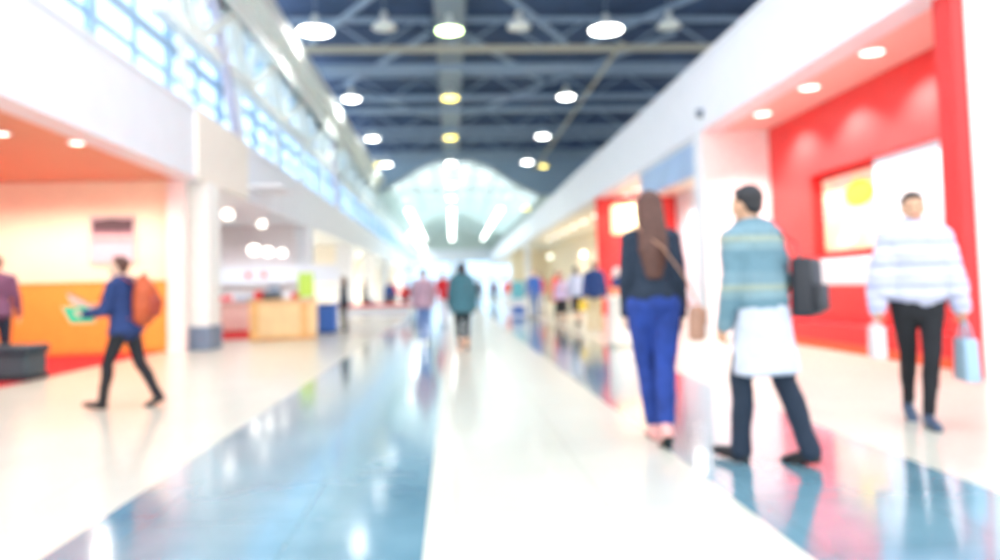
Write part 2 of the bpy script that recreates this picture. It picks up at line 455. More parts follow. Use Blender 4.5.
DLW = glow('downlight_white', (255, 248, 236), 3)
GLASS = glass('clear_pane', (225, 242, 255), .88)
SKYL = glass('milky_skylight', (240, 250, 250), .8, .4)

# ------------------------------------------------------------------ floor
def floor_mat():
    m = bpy.data.materials.new('polished_stone_floor'); m.use_nodes = True; nt = m.node_tree; b = nt.nodes['Principled BSDF']
    L = nt.links.new
    tc = nt.nodes.new('ShaderNodeTexCoord'); sp = nt.nodes.new('ShaderNodeSeparateXYZ'); L(tc.outputs['Object'], sp.inputs[0])
    mp = nt.nodes.new('ShaderNodeMapRange'); mp.inputs['From Min'].default_value = -10; mp.inputs['From Max'].default_value = 10; L(sp.outputs['X'], mp.inputs['Value'])
    r = nt.nodes.new('ShaderNodeValToRGB'); r.color_ramp.interpolation = 'CONSTANT'; el = r.color_ramp.elements
    f = lambda x: (x+10)/20
    el[0].position = 0; el[0].color = (0, 0, 0, 1); el[1].position = f(-1.95); el[1].color = (1, 1, 1, 1)
    for p, c in ((-.2, 0), (1.45, 1), (2.86, 0)):
        e = el.new(f(p)); e.color = (c, c, c, 1)
    L(mp.outputs[0], r.inputs['Fac'])
    n = nt.nodes.new('ShaderNodeTexNoise'); n.inputs['Scale'].default_value = 1.3; n.inputs['Detail'].default_value = 6; L(tc.outputs['Object'], n.inputs['Vector'])
    lr = nt.nodes.new('ShaderNodeValToRGB'); lr.color_ramp.elements[0].color = lin((206, 201, 184)); lr.color_ramp.elements[1].color = lin((220, 216, 202)); L(n.outputs['Fac'], lr.inputs['Fac'])
    dr = nt.nodes.new('ShaderNodeValToRGB'); dr.color_ramp.elements[0].position = .35; dr.color_ramp.elements[1].position = .65
    dr.color_ramp.elements[0].color = lin((100, 142, 158)); dr.color_ramp.elements[1].color = lin((124, 164, 178)); L(n.outputs['Fac'], dr.inputs['Fac'])
    mx = nt.nodes.new('ShaderNodeMix'); mx.data_type = 'RGBA'; L(r.outputs['Color'], mx.inputs[0]); L(lr.outputs['Color'], mx.inputs[6]); L(dr.outputs['Color'], mx.inputs[7])
    br = nt.nodes.new('ShaderNodeTexBrick'); br.offset = 0; br.inputs['Scale'].default_value = 1; br.inputs['Brick Width'].default_value = .8; br.inputs['Row Height'].default_value = .8
    br.inputs['Mortar Size'].default_value = .004; br.inputs['Color1'].default_value = (1, 1, 1, 1); br.inputs['Color2'].default_value = (.97, .97, .97, 1); br.inputs['Mortar'].default_value = (.72, .72, .7, 1)
    L(tc.outputs['Object'], br.inputs['Vector'])
    mm = nt.nodes.new('ShaderNodeMix'); mm.data_type = 'RGBA'; mm.blend_type = 'MULTIPLY'; mm.inputs[0].default_value = 1
    L(mx.outputs[2], mm.inputs[6]); L(br.outputs['Color'], mm.inputs[7]); L(mm.outputs[2], b.inputs['Base Color'])
    def mr(sock, lo, hi):
        q = nt.nodes.new('ShaderNodeMapRange'); q.inputs['To Min'].default_value = lo; q.inputs['To Max'].default_value = hi
        L(r.outputs['Color'], q.inputs['Value']); L(q.outputs[0], b.inputs[sock])
    mr('Roughness', .3, .15); mr('Coat Weight', .35, .9)
    b.inputs['Specular IOR Level'].default_value = .5
    b.inputs['Coat Roughness'].default_value = .1; b.inputs['Coat IOR'].default_value = 1.5
    return m
bm = NB(); box(bm, -16, 16, -3, 116, -.2, 0)
struct('floor', bm, floor_mat(), 'polished floor of cream stone crossed by two long slate blue bands')
bm = NB(); box(bm, -15.5, -6.05, 8, 16, .0, .012)
o = obj('carpet', bm, CARPET); tag(o, 'red carpet covering the floor of the orange booth', 'carpet')
bm = NB(); box(bm, -8, -5.25, 19.6, 23.6, .0, .012)
o = obj('carpet', bm, CARPET); tag(o, 'red carpet behind the white column under the pale pink counter', 'carpet')

# ------------------------------------------------------------------ left side: bulkhead, glazing, booths
bm = NB(); box(bm, -5.6, -5.2, 4, 112, 3.57, 5.0); box(bm, -5.62, -5.17, 4, 112, 4.94, 5.02); box(bm, -5.62, -5.17, 4, 112, 3.55, 3.62)
struct('wall_left', bm, WHITE, 'long white bulkhead above the booths on the left side')
bm = NB(); box(bm, -5.2, -5.13, 15.6, 19.4, 3.55, 5.02)
struct('trim_1', bm, OFFW, 'cream panel on the left bulkhead above the first column')
bm = NB(); bar(bm, (-5.2, 16.2, 8.7), (-5.2, 18.7, 5.0), .2, .2); bar(bm, (-5.2, 32.6, 8.7), (-5.2, 35.1, 5.0), .2, .2)
struct('trim_2', bm, mat('lavender_steel', (196, 196, 214), .5), 'slanting pale struts before the left windows')
bm = NB(); box(bm, -15.5, -5.62, 4, 16, 3.58, 3.75)
struct('ceiling_orange_booth', bm, SOFFO, 'orange lowered ceiling of the peach and orange booth')
bm = NB(); box(bm, -15.5, -5.62, 16, 112, 3.58, 3.75)
struct('ceiling_left_booths', bm, WHITE, 'white lowered ceiling of the booths further down the left side')
w = NB(); box(w, -15.5, -5.55, 16.0, 16.15, 0, 3.57); wl = struct('wall_orange_booth', w, PEACH, 'peach end wall of the orange booth')
w = NB(); box(w, -15.5, -5.56, 15.95, 15.998, .1, 1.45); struct('orange_wainscot', w, ORANGE, parent=wl)
w = NB(); box(w, -15.5, -5.56, 15.93, 15.998, 1.45, 1.49); box(w, -15.5, -5.56, 15.94, 15.998, 0.01, .1); struct('wainscot_rail', w, mat('orange_rail', (236, 140, 60), .4), parent=wl)
w = NB(); box(w, -5.8, -5.45, 15.72, 15.93, 0, 3.55); struct('wall_orange_booth_return', w, mat('pink_white_paint', (248, 226, 222), .5), 'pinkish white corner post closing the orange booth')
w = NB(); box(w, -15.6, -15.5, 4, 112, 0, 3.58); struct('wall_booths_left_back', w, PEACH, 'far left wall of the booths')
w = NB(); box(w, -15.5, -5.55, 27.0, 27.15, 0, 3.57); struct('wall_cafe_back', w, LAV, 'lavender grey wall behind the cluster of globe lamps')
for i, (y, z0) in enumerate(((16.6, 0), (28, 0), (39.5, 0), (51, 0), (62.5, 0), (80, 0))):
    w = NB(); box(w, -5.95, -5.12, y-.4, y+.4, 0, 3.56, .02)
    p = struct('column_%d' % (i+1), w, mat('cream_white_paint', (246, 247, 244), .45) if i == 0 else WHITE, '%s white square column along the left booths' % ORD[i])
    w = NB(); box(w, -5.62, -5.09, y-.43, y+.43, 0, .5, .01); struct('plinth', w, GREY, parent=p)
for i, y in enumerate((40.0, 60.0, 85.0)):
    w = NB(); box(w, -15.5, -5.97, y, y+.15, 0, 3.57); struct('wall_left_booth_%d' % (i+1), w, OFFW, 'white partition %s along the left booths' % ORD[i])
# clerestory: one window per bay
k = 0
y = 8.7
while y < 111:
    bay = 3.3
    y1 = min(y+bay, 112)
    w = NB()
    box(w, -5.66, -5.54, y-.09, y+.09, 5.0, 9.4)
    box(w, -5.64, -5.56, (y+y1)/2-.04, (y+y1)/2+.04, 5.0, 9.4)
    for z, h in ((5.06, .05), (5.62, .025), (6.2, .08), (7.1, .03), (8.0, .08), (9.0, .05)):
        box(w, -5.65, -5.55, y, y1, z-h, z+h)
    k += 1
    f = struct('window_%d' % k, w, MULL, 'tall clerestory window bay above the left bulkhead')
    w = NB(); box(w, -5.605, -5.595, y, y1, 5.05, 9.0); struct('pane', w, GLASS, parent=f)
    y = y1
# inclined white lattice girder in front of the glazing
def lattice(bm, a, b, y0, y1, step, d=.09, ch=.2):
    """two chords at (x,z)=a,b with zigzag web between y0 and y1"""
    bar(bm, (a[0], y0, a[1]), (a[0], y1, a[1]), ch, ch)
    bar(bm, (b[0], y0, b[1]), (b[0], y1, b[1]), ch, ch)
    y = y0; s = 0
    while y < y1-.01:
        n = min(y+step, y1)
        p, q = (a, b) if s % 2 == 0 else (b, a)
        bar(bm, (p[0], y, p[1]), (q[0], n, q[1]), d, d)
        bar(bm, (a[0], n, a[1]), (b[0], n, b[1]), d*.8, d*.8)
        y = n; s += 1
for i in range(6):
    y0 = 14+i*16.4; y1 = min(y0+16.4, 112)
    bm = NB()
    lattice(bm, (-4.75, 8.6), (-5.1, 8.0), y0, y1, 1.37, .2, .5)
    lattice(bm, (-5.1, 7.9), (-5.35, 6.6), y0, y1, 2.05, .24, .3)
    for j in range(0, 9, 2):
        yy = y0+j*2.05
        if yy < y1: bar(bm, (-4.75, yy, 8.6), (-5.5, yy, 9.6), .2, .2); bar(bm, (-5.2, yy+.3, 8.2), (-5.45, min(yy+1.9, y1), 5.05), .14, .14)
    o = obj('lattice_girder', bm, WSTEEL); tag(o, 'white lattice girder over the left windows, %s length from the front' % ORD[i], 'girder', 'white lattice girders along the left windows', 'structure')

# ------------------------------------------------------------------ right side: bulkhead and booths
bm = NB(); box(bm, 5.5, 5.9, 2, 112, 4.45, 6.0); box(bm, 5.47, 5.92, 2, 112, 5.93, 6.02); box(bm, 5.48, 5.92, 2, 112, 4.43, 4.5)
struct('wall_right', bm, WHITE, 'long white bulkhead above the booths on the right side')
bm = NB(); box(bm, 5.92, 7.0, 8.4, 15.9, 4.46, 4.6)
struct('ceiling_red_booth', bm, REDP, 'coral lowered ceiling of the red booth')
bm = NB(); box(bm, 5.92, 13, 16, 112, 4.46, 4.6)
struct('ceiling_right_booths', bm, OFFW, 'white lowered ceiling of the booths further down the right side')
# red back wall with the wide recess
bm = NB()
box(bm, 7.0, 7.35, 8.4, 10.15, 0, 4.46); box(bm, 7.0, 7.35, 14.1, 15.9, 0, 4.46)
box(bm, 7.0, 7.35, 10.15, 14.1, 3.16, 4.46); box(bm, 7.0, 7.35, 10.15, 14.1, 0, 1.58); box(bm, 7.25, 7.35, 10.15, 14.1, 1.58, 3.16)
struct('wall_red_booth', bm, RED, 'red back wall of the booth with a wide rectangular recess')
bm = NB(); box(bm, 5.52, 7.35, 15.9, 16.02, 0, 4.46)
struct('wall_red_booth_end', bm, mat('blush_paint', (250, 242, 240), .5), 'blush white end wall of the red booth')
bm = NB(); box(bm, 5.94, 9, 8.1, 8.38, 0, 4.46)
struct('wall_partition_right', bm, mat('greenish_white_paint', (236, 240, 234), .45), 'white partition standing before the red booth')
bm = NB(); box(bm, 5.77, 5.935, 8.1, 8.42, 0, 4.44, .01)
struct('column_red', bm, RED, 'narrow red post on the corner of the red booth')
bm = NB(); box(bm, 8.9, 9.0, 2, 8.1, 0, 4.46); struct('wall_right_near', bm, WHITE, 'white wall right of the camera')
# booth 2, 3 beyond
bm = NB(); box(bm, 8.6, 8.7, 16.02, 28, 0, 4.46)
struct('wall_white_booth', bm, mat('pale_blue_white', (226, 234, 246), .5), 'pale back wall of the booth behind the woman with long hair')
bm = NB(); box(bm, 5.52, 8.7, 28, 28.15, 0, 4.46)
struct('wall_red_partition', bm, RED, 'red partition behind the woman with long hair')
bm = NB(); box(bm, 9.0, 9.1, 28.15, 70, 0, 4.46)
struct('wall_cream_booth', bm, mat('cream_paint', (255, 236, 208), .5), 'cream back wall of the far right booth')
bm = NB(); box(bm, 5.52, 9.1, 70, 70.1, 0, 4.46)
struct('wall_cream_booth_end', bm, mat('cream_paint', (255, 236, 208), .5), 'cream end wall of the far right booth')
for i, y in enumerate((16.3, 56.0)):
    bm = NB(); box(bm, 5.52, 5.88, y-.25 if i else 16.03, y+.25, 0, 4.44)
    struct('column_right_%d' % (i+1), bm, WHITE, 'white square column along the right booths')

# ------------------------------------------------------------------ ceiling over the front hall, gable and vault
bm = NB(); box(bm, -5.9, 15, 10, 51.6, 10.5, 10.7)
for i in range(14):
    box(bm, -5.9, 15, 11+i*3, 11.12+i*3, 10.36, 10.5)
struct('ceiling', bm, DECK, 'dark navy metal roof deck over the front of the hall')
bm = NB(); box(bm, 15, 15.2, 10, 112, 4.4, 10.7); struct('wall_right_upper', bm, DECK, 'dark navy upper wall beyond the right booths')
tz = 9.3
n = 0
for i in range(5):
    for yy, mm in ((25.2+i*6.6, STEEL),):
        if yy > 51: break
        bm = NB()
        if i: bar(bm, (-5.3, yy, tz), (15, yy, tz), .17, .2)
        bar(bm, (-5.3, yy, 10.3), (15, yy, 10.3), .16, .16)
        x = -5.3; s = 0
        while x < 14.9:
            bar(bm, (x, yy, tz if s % 2 == 0 else 10.3), (x+1.45, yy, 10.3 if s % 2 == 0 else tz), .06, .06); x += 1.45; s += 1
        o = obj('roof_truss', bm, mm); tag(o, 'steel roof truss across the dark ceiling, %s from the front' % ORD[i], 'truss', 'trusses across the dark ceiling', 'structure')
        bm = NB(); bar(bm, (-5.3, yy+2.3, tz+.05), (15, yy+2.3, tz+.05), .3, .16); bar(bm, (-5.3, yy+4.4, tz+.5), (15, yy+4.4, tz+.5), .2, .12)
        o = obj('roof_purlin', bm, STEEL); tag(o, 'pair of flat steel cross beams behind the %s roof truss' % ORD[i], 'beam', 'cross beams under the dark ceiling', 'structure')
for i, (a, b) in enumerate((((1.0, 20.5, 9.9), (4.1, 25.2, 9.5)), ((4.9, 25.2, 9.5), (8.6, 20.5, 9.9)), ((-4.6, 25.2, 9.5), (-1.2, 20.5, 9.9)), ((-4.3, 31.8, 9.9), (-.6, 25.4, 9.9)), ((.6, 25.4, 9.9), (4.2, 31.8, 9.9)), ((4.4, 31.8, 9.9), (8, 25.4, 9.9)), ((-4.3, 31.9, 9.9), (-.6, 38.3, 9.9)), ((.6, 38.3, 9.9), (4.2, 31.9, 9.9)))):
    bm = NB(); bar(bm, a, b, .16, .12); o = obj('roof_brace', bm, STEEL); tag(o, 'diagonal steel brace under the dark ceiling between trusses', 'brace', 'diagonal braces under the dark ceiling', 'structure')
bm = NB(); bar(bm, (-5.3, 25.2, tz), (15, 25.2, tz), .18, .2)
o = obj('roof_beam', bm, TAN); tag(o, 'tan cross beam under the dark ceiling, the lowest and nearest', 'beam', kind='structure')
bm = NB(); bar(bm, (5.9, 24.5, 9.25), (5.9, 51.4, 9.25), .13, .13, 12)
o = obj('ceiling_pipe', bm, TAN); tag(o, 'long tan pipe running down the right of the dark ceiling', 'pipe', kind='structure')
bm = NB(); box(bm, -.36, .6, 18, 51.4, 9.62, 9.72)
for s in (-.36, .56): box(bm, s, s+.04, 18, 51.4, 9.6, 9.95)
for j in range(17): bar(bm, (.12, 18.5+j*2, 9.7), (.12, 18.5+j*2, 10.5), .05, .05)
o = obj('cable_tray', bm, TRAY); tag(o, 'grey cable tray running down the middle of the dark ceiling', 'cable tray', kind='structure')
# gable wall with arched opening, then the vault
CX = .35; RV = 5.6; ZC = 10.4-RV; AM = math.asin(4.9/RV)
VP = [(-5.55, 7.5), (-4.0, 8.35), (-2.2, 9.5), (-.7, 10.1), (1.4, 10.1), (2.9, 9.5), (4.6, 8.35), (6.3, 7.5)]
def arc(r, a):
    t = (a+AM)/(2*AM); x = VP[0][0]+(VP[-1][0]-VP[0][0])*t; d = RV-r
    for p, q in zip(VP, VP[1:]):
        if x <= q[0]+1e-6: return (x, p[1]+(q[1]-p[1])*(x-p[0])/(q[0]-p[0])-d)
    return (x, VP[-1][1]-d)
bm = NB(); N = 24
f1 = []; f2 = []
for i in range(N+1):
    a = -AM+2*AM*i/N; x, z = arc(RV, a)
    f1.append((x, z))
for yy in (51.6, 51.8):
    up = [bm.verts.new((x, yy, 10.7)) for x, z in f1]; dn = [bm.verts.new((x, yy, z)) for x, z in f1]
    for i in range(N): bm.faces.new((up[i], up[i+1], dn[i+1], dn[i]))
box(bm, -5.9, f1[0][0], 51.6, 51.8, f1[0][1], 10.7); box(bm, f1[-1][0], 15, 51.6, 51.8, f1[0][1], 10.7)
struct('wall_gable', bm, mat('blue_gable_paint', (150, 182, 208), .6, noise=.05, nscale=2), 'blue gable wall above the arched opening')
bm = NB()
box(bm, -5.9, f1[0][0], 51.8, 112, 7.4, 7.55); box(bm, f1[-1][0], 15, 51.8, 112, 7.4, 7.55)
struct('ceiling_vault_sides', bm, TEALS, 'flat pale ceiling strips beside the glazed vault')
nb = 10
for b in range(nb):
    y0 = 51.8+b*6.02; y1 = y0+6.02
    bm = NB()
    for yy in (y0+.1, y0+2.05, y0+4.0):
        for i in range(16):
            a0 = -AM+2*AM*i/16; a1 = -AM+2*AM*(i+1)/16
            p = arc(RV-.12, a0); q = arc(RV-.12, a1)
            bar(bm, (p[0], yy, p[1]), (q[0], yy, q[1]), .3 if yy < y0+1 else .12, .2)
    for i in range(0, 17, 2):
        a = -AM+2*AM*i/16; p = arc(RV-.1, a); bar(bm, (p[0], y0, p[1]), (p[0], y1, p[1]), .12, .12)
    # tie truss
    bar(bm, (-4.5, y0+.1, 7.9), (5.2, y0+.1, 7.9), .12, .12)
    for i in range(4): bar(bm, (-3.6+i*2.65, y0+.1, 7.9), (-3.6+i*2.65, y0+.1, arc(RV, ((-3.6+i*2.65)-VP[0][0])/(VP[-1][0]-VP[0][0])*2*AM-AM)[1]), .07, .07)
    f = struct('ceiling_vault_%d' % (b+1), bm, TEALS, 'arched pale teal ribs of the glazed vault, %s bay from the front' % ORD[b])
    bm = NB(); A = []; B = []
    for i in range(25):
        a = -AM+2*AM*i/24; x, z = arc(RV, a); A.append(bm.verts.new((x, y0, z))); B.append(bm.verts.new((x, y1, z)))
    for i in range(24): bm.faces.new((A[i], A[i+1], B[i+1], B[i]))
    if b < 6: struct('skylight_pane', bm, SKYL, parent=f)
    else: struct('vault_sheet', bm, mat('grey_green_sheet', (214, 226, 220), .5, noise=.05, nscale=1), parent=f)
# end wall with bright glazing
bm = NB()
box(bm, -15.5, 15, 112, 112.3, 5.2, 6.9); box(bm, -15.5, -9, 112, 112.3, 0, 5.2); box(bm, 11, 15, 112, 112.3, 0, 5.2); box(bm, -.2, .5, 112, 112.3, 0, 5.2)
box(bm, -15.5, 15, 111.9, 112.35, 6.3, 6.9)
struct('wall_back', bm, WHITE, 'white end wall of the hall far away')
bm = NB(); box(bm, -15.5, 15, 111.95, 112.3, 6.9, 10.8); struct('wall_back_gable', bm, mat('grey_green_sheet', (214, 226, 220), .5), 'grey green gable over the white end wall')
for i, (x0, x1) in enumerate(((-9, -.2), (.5, 11))):
    bm = NB()
    box(bm, x0, x1, 112.05, 112.2, 5.05, 5.2); box(bm, x0, x1, 112.05, 112.2, 2.3, 2.6); box(bm, x0, x1, 112.05, 112.2, 0, .12)
    for j in range(7): xx = x0+(x1-x0)*j/6; box(bm, xx-.07, xx+.07, 112.05, 112.2, 0, 5.2)
    f = struct('window_%d' % (k+1+i), bm, MULL, 'glazed entrance front in the end wall, %s half' % ('left' if i == 0 else 'right'))
    bm = NB(); box(bm, x0, x1, 112.11, 112.13, .1, 5.1); struct('pane', bm, GLASS, parent=f)

# ------------------------------------------------------------------ lamps
def highbay(loc, m, label, group, r=.3, dome=True):
    t = thing('high_bay_pendant', label, 'lamp', loc, 0, group)
    bm = NB(); lathe(bm, [(0, .5), (.09, .5), (.1, .3), (.15, .26), (r+.02, .05), (r+.03, 0), (r+.0, .0), (r-.02, .06), (.12, .24), (0, .25)]); obj('housing', bm, TAN if not dome else WSTEEL, t, True)
    bm = NB(); lathe(bm, [(0, .06), (r-.02, .05), (r-.01, .0), (r*.7, -.05), (0, -.08)]); obj('lens', bm, m, t, True)
    bm = NB(); bar(bm, (0, 0, .48), (0, 0, 10.45-loc[2] if loc[1] < 51 else .9), .03, .03, 8); obj('stem', bm, STEEL, t)
    return t
OFF = mat('unlit_reflector', (222, 232, 226), .4)
for j, (x, rn) in enumerate(((-3.95, 'left'), (.1, 'middle'), (4.95, 'right'))):
    for i in range(6):
        y = 22.6+i*8.17
        m = LAMPW if j != 1 else (LAMPG if i == 0 else LAMPY if i < 6 else LAMPW)
        zz = 9.02 if y < 51 else 8.75
        if j == 1: m = [LAMPG, LAMPY, LAMPY, LAMPW, LAMPY, LAMPW][i]
        r = (.5 if j != 1 else .4) if i == 0 else .35
        highbay((x, y, zz), m, '%s round lamp hanging in the %s row of the ceiling, %s from the front' % ('glowing yellow' if m is LAMPY else 'lit white', rn, ORD[i]), 'lit high bay lamps in three rows', r)
for i, x in enumerate((-1.87, 2.23, 6.9)):
    highbay((x, 22.5, 9.08), OFF, 'unlit dome lamp under the dark ceiling, %s of three from the left' % ORD[i], 'unlit dome lamps in the front row', .33)
for i, (x, y) in enumerate(((-4.45, 46.5), (6.1, 48), (5.7, 56), (6.9, 60))):
    highbay((x, y, 8.9 if y < 51 else 7.0), LAMPY, 'small yellow lamp outside the main rows, %s from the left' % ORD[i], 'small yellow side lamps', .27)
for j, (x, rn) in enumerate(((-3.75, 'left'), (.15, 'middle'), (4.6, 'right'))):
    for i in range(11):
        y = 68+i*4
        t = thing('strip_lamp', 'long white strip lamp in the %s row of the glazed vault, %s from the front' % (rn, ORD[i]), 'lamp', (x, y, 8.2), 0, 'strip lamps in the glazed vault')
        bm = NB(); box(bm, -.28, .28, -1.3, 1.3, .03, .12, .01); bar(bm, (0, -1, .1), (0, -1, .6), .03); bar(bm, (0, 1, .1), (0, 1, .6), .03); obj('housing', bm, WSTEEL, t)
        bm = NB(); box(bm, -.2, .2, -.8, .8, -.04, .03, .01); obj('diffuser', bm, LAMPW, t)
for i in range(6):
    t = thing('strip_lamp', 'short white strip lamp hung low beside the far left windows, %s from the front' % ORD[i], 'lamp', (-4.1, 80+i*6, 7.0), 0, 'low strip lamps at the far left')
    bm = NB(); box(bm, -.28, .28, -1.6, 1.6, .03, .12, .01); bar(bm, (0, -1, .1), (0, -1, 1.28), .03); bar(bm, (0, 1, .1), (0, 1, 1.28), .03); obj('housing', bm, WSTEEL, t)
    bm = NB(); box(bm, -.26, .26, -1.55, 1.55, -.02, .03, .01); obj('diffuser', bm, LAMPW, t)
def downlight(loc, label, group, r=.13, m=DLW, dp=.03):
    t = thing('downlight', label, 'downlight', loc, 0, group)
    bm = NB(); lathe(bm, [(r, 0), (r+.03, 0), (r+.035, -.015), (r, -.02), (r-.01, -.005)]); obj('trim_ring', bm, WHITE, t, True)
    bm = NB(); lathe(bm, [(0, -.004), (r, -.004), (r, -.016), (r*.95, -dp*.6), (r*.6, -dp*.9), (0, -dp)]); obj('lens', bm, m, t, True)
def spot(loc, e, size=110, col=(1, .95, .88), blend=.6, rad=.08):
    l = bpy.data.lights.new('spot', 'SPOT'); l.energy = e; l.spot_size = R(size); l.spot_blend = blend; l.color = col; l.shadow_soft_size = rad
    o = bpy.data.objects.new('spot_light', l); COL.objects.link(o); o.location = loc; return o
for i, y in enumerate((10.42, 12.35, 14.3)):
    downlight((6.2, y, 4.455), 'round white downlight in the coral ceiling of the red booth, %s from the front' % ORD[i], 'downlights of the red booth', .16)
    spot((6.42, y, 4.4), 420, 125)
for i, (x, y) in enumerate(((-6.45, 11.15), (-5.75, 11.9))):
    downlight((x, y, 3.575), 'round white downlight in the orange ceiling, %s from the picture\'s left edge' % ORD[i], 'downlights of the orange booth', .11)
    spot((x, y, 3.5), 100, 140)
for x, y in ((-9.4, 14.2), (-7.9, 14.4), (-6.5, 14.4), (-7.2, 10)): spot((x, y, 3.5), 130, 160, (1, .93, .82))  # added fill spots without fixtures, brighten the peach wall
for x, y in ((-6.6, 24.5), (-7.5, 21), (-9.5, 24.5)): spot((x, y, 3.5), 210, 160, (.9, .95, 1))  # extra fill for the counter room, no lamp modelled here
for i in range(5): spot((-7.6, 33+i*11, 3.5), 1200, 165); spot((-11, 36+i*11, 3.5), 1200, 165)  # added fill in the far left booths, not tied to any fixture
for x, y in ((7.2, 18.5), (7.2, 22), (7.2, 25.5)): spot((x, y, 4.3), 420, 160)  # added ambient fill for the pale right booth, no fixtures
for i, y in enumerate((25.7, 27.35)):
    downlight((6.55, y, 4.455), 'round downlight just in front of the red partition, %s from the front' % ORD[i], 'downlights before the red partition', .17)
    spot((6.55, y, 4.35), 80, 140)
for i, y in enumerate((35.1, 38.35, 41.6, 45, 48.5, 52)):
    downlight((6.88, y, 4.455), 'round downlight in the row over the cream booth, %s from the front' % ORD[i], 'downlights of the cream booth', .15, dp=.1)
    spot((6.88, y, 4.35), 380, 150, (1, .9, .76))
for i, (x, y) in enumerate(((8.2, 62), (8.0, 45))):
    t = thing('globe_lamp', 'round globe lamp hanging before the cream back wall, %s from the left' % ORD[i], 'lamp', (x, y, 3.0 if i else 3.55), 0, 'globe lamps of the cream booth')
    bm = NB(); ell(bm, (0, 0, 0), (.17, .17, .17)); obj('globe', bm, DLW, t, True)
    bm = NB(); bar(bm, (0, 0, .16), (0, 0, 1.45 if i else .9), .02, .02, 8); obj('cord', bm, STEEL, t)
for i, (x, z, r, y) in enumerate(((-5.83, 3.25, .2, 20), (-4.95, 2.98, .14, 20), (-5.16, 2.3, .2, 20), (-4.87, 2.26, .17, 20.3), (-4.56, 2.24, .14, 20.6))):
    t = thing('globe_lamp', ('white globe lamp close to the first left column, hung highest', 'small white globe lamp hung above the cluster of three', 'left globe of the low cluster of three white lamps', 'middle globe of the low cluster of three white lamps', 'right globe of the low cluster of three white lamps')[i], 'lamp', (x, y, z), 0, 'globe lamps by the counter')
    bm = NB(); ell(bm, (0, 0, 0), (r*.75, r*.75, r*.65)); obj('globe', bm, DLW, t, True)
    bm = NB(); bar(bm, (0, 0, r*.6), (0, 0, 3.6-z if x < -5.6 else 3.9-z), .02, .02, 8); obj('cord', bm, LAV, t)
bm = NB(); box(bm, -5.18, -4.3, 19.6, 21.2, 3.88, 3.98, .01); box(bm, -5.2, -5.1, 19.8, 21, 3.85, 4.0)
o = struct('trim_lamp_bracket', bm, WHITE, 'white bracket holding the globe lamps on the left bulkhead')
# lamps' light (the rows of high bays); the nearest are added fill without fixtures
for i, (x, y) in enumerate(((-3.95, 22.6), (4.95, 22.6), (.1, 22.6), (-3.95, 31), (4.95, 31), (.1, 39), (-3.9, 47), (4.9, 47), (-3.95, 14.4), (.1, 14.4), (4.95, 14.4), (-3.95, 6.2), (4.95, 6.2))):
    spot((x, y, 9.05), 900 if y > 20 else 200, 150, (1, 1, .96), .5, .3)

# ------------------------------------------------------------------ booth furnishings, left
t = thing('wall_poster', 'framed dark picture of blurred figures with a white caption strip on the peach wall', 'poster', (-6.98, 15.985, 2.34))
bm = NB(); box(bm, -.44, .44, -.03, .0, -.46, .5); obj('panel', bm, mat('poster_white', (206, 188, 200), .5), t)
bm = NB(); box(bm, -.41, .41, -.036, -.03, -.04, .46); obj('picture', bm, striped('poster_picture', [(0, (196, 150, 158)), (.2, (226, 186, 186)), (.34, (150, 110, 124)), (.5, (84, 58, 66))], .5, 'Z', .4, .12), t)
bm = NB(); [box(bm, *q) for q in ((-.46, .46, -.04, 0, .48, .51), (-.46, .46, -.04, 0, -.48, -.45), (-.46, -.43, -.04, 0, -.45, .48), (.43, .46, -.04, 0, -.45, .48))]; obj('frame', bm, mat('poster_frame', (214, 184, 180), .4), t)
DARK = mat('dark_teal_upholstery', (30, 50, 62), .55, noise=.15, nscale=15)
t = thing('bench', 'dark teal upholstered bench at the left edge of the red carpet', 'bench', (-7.0, 11.35, 0.012))
bm = NB(); box(bm, -1.0, 1.0, -.32, .32, .36, .5, .04); obj('seat', bm, DARK, t, True)
bm = NB(); box(bm, -.96, .96, -.28, .28, .08, .36, .01); obj('base', bm, mat('dark_base', (52, 72, 82), .5), t)
bm = NB(); box(bm, -.99, .99, -.31, .31, .0, .08, .01); obj('kick_plate', bm, BLACK, t)
for s in (-.5, 0, .5):
    bm = NB(); ell(bm, (s, -.0, .505), (.02, .02, .008)); obj('button', bm, BLACK, t, True)
# pale pink counter with goods behind the first column
t = thing('display_counter', 'pale pink counter with a white top behind the first left column', 'counter', (-5.3, 22.2, .012))
bm = NB(); box(bm, -1.6, .85, -.3, .3, .1, .9, .01); obj('body', bm, mat('pale_pink_panel', (248, 222, 214), .5), t)
bm = NB(); box(bm, -1.65, .9, -.36, .36, .9, .95, .01); obj('worktop', bm, WHITE, t)
bm = NB(); box(bm, -1.55, .8, -.25, .25, 0, .1); obj('kick_plate', bm, RED, t)
def smallbox(name, label, cat, x, y, z, w, d, h, m, m2, group='goods on the pale pink counter'):
    t = thing(name, label, cat, (x, y, z), 0, group)
    bm = NB(); box(bm, -w/2, w/2, -d/2, d/2, 0, h*.78, .01); obj('box', bm, m, t)
    bm = NB(); box(bm, -w/2-.006, w/2+.006, -d/2-.006, d/2+.006, h*.72, h, .008); obj('lid', bm, m2, t)
REDB = mat('bright_red_card', (232, 40, 44), .5); GRYB = mat('grey_card', (150, 164, 184), .5); DKB = mat('dark_slate_plastic', (44, 64, 76), .4)
zc = .012+.95
smallbox('carton', 'small red carton at the left end of the pale pink counter', 'box', -6.5, 22.1, zc, .3, .22, .16, REDB, REDB)
smallbox('carton', 'pale grey carton between two red ones on the pale pink counter', 'box', -6.0, 22.15, zc, .45, .25, .16, GRYB, WHITE)
smallbox('carton', 'red carton in the middle of the pale pink counter', 'box', -5.58, 22.15, zc, .22, .22, .27, REDB, REDB)
smallbox('carton', 'small red carton at the right end of the pale pink counter', 'box', -4.55, 22.2, zc, .2, .22, .18, REDB, REDB)
t = thing('desktop_printer', 'dark slate printer standing on the pale pink counter', 'printer', (-5.2, 22.2, zc), 0)
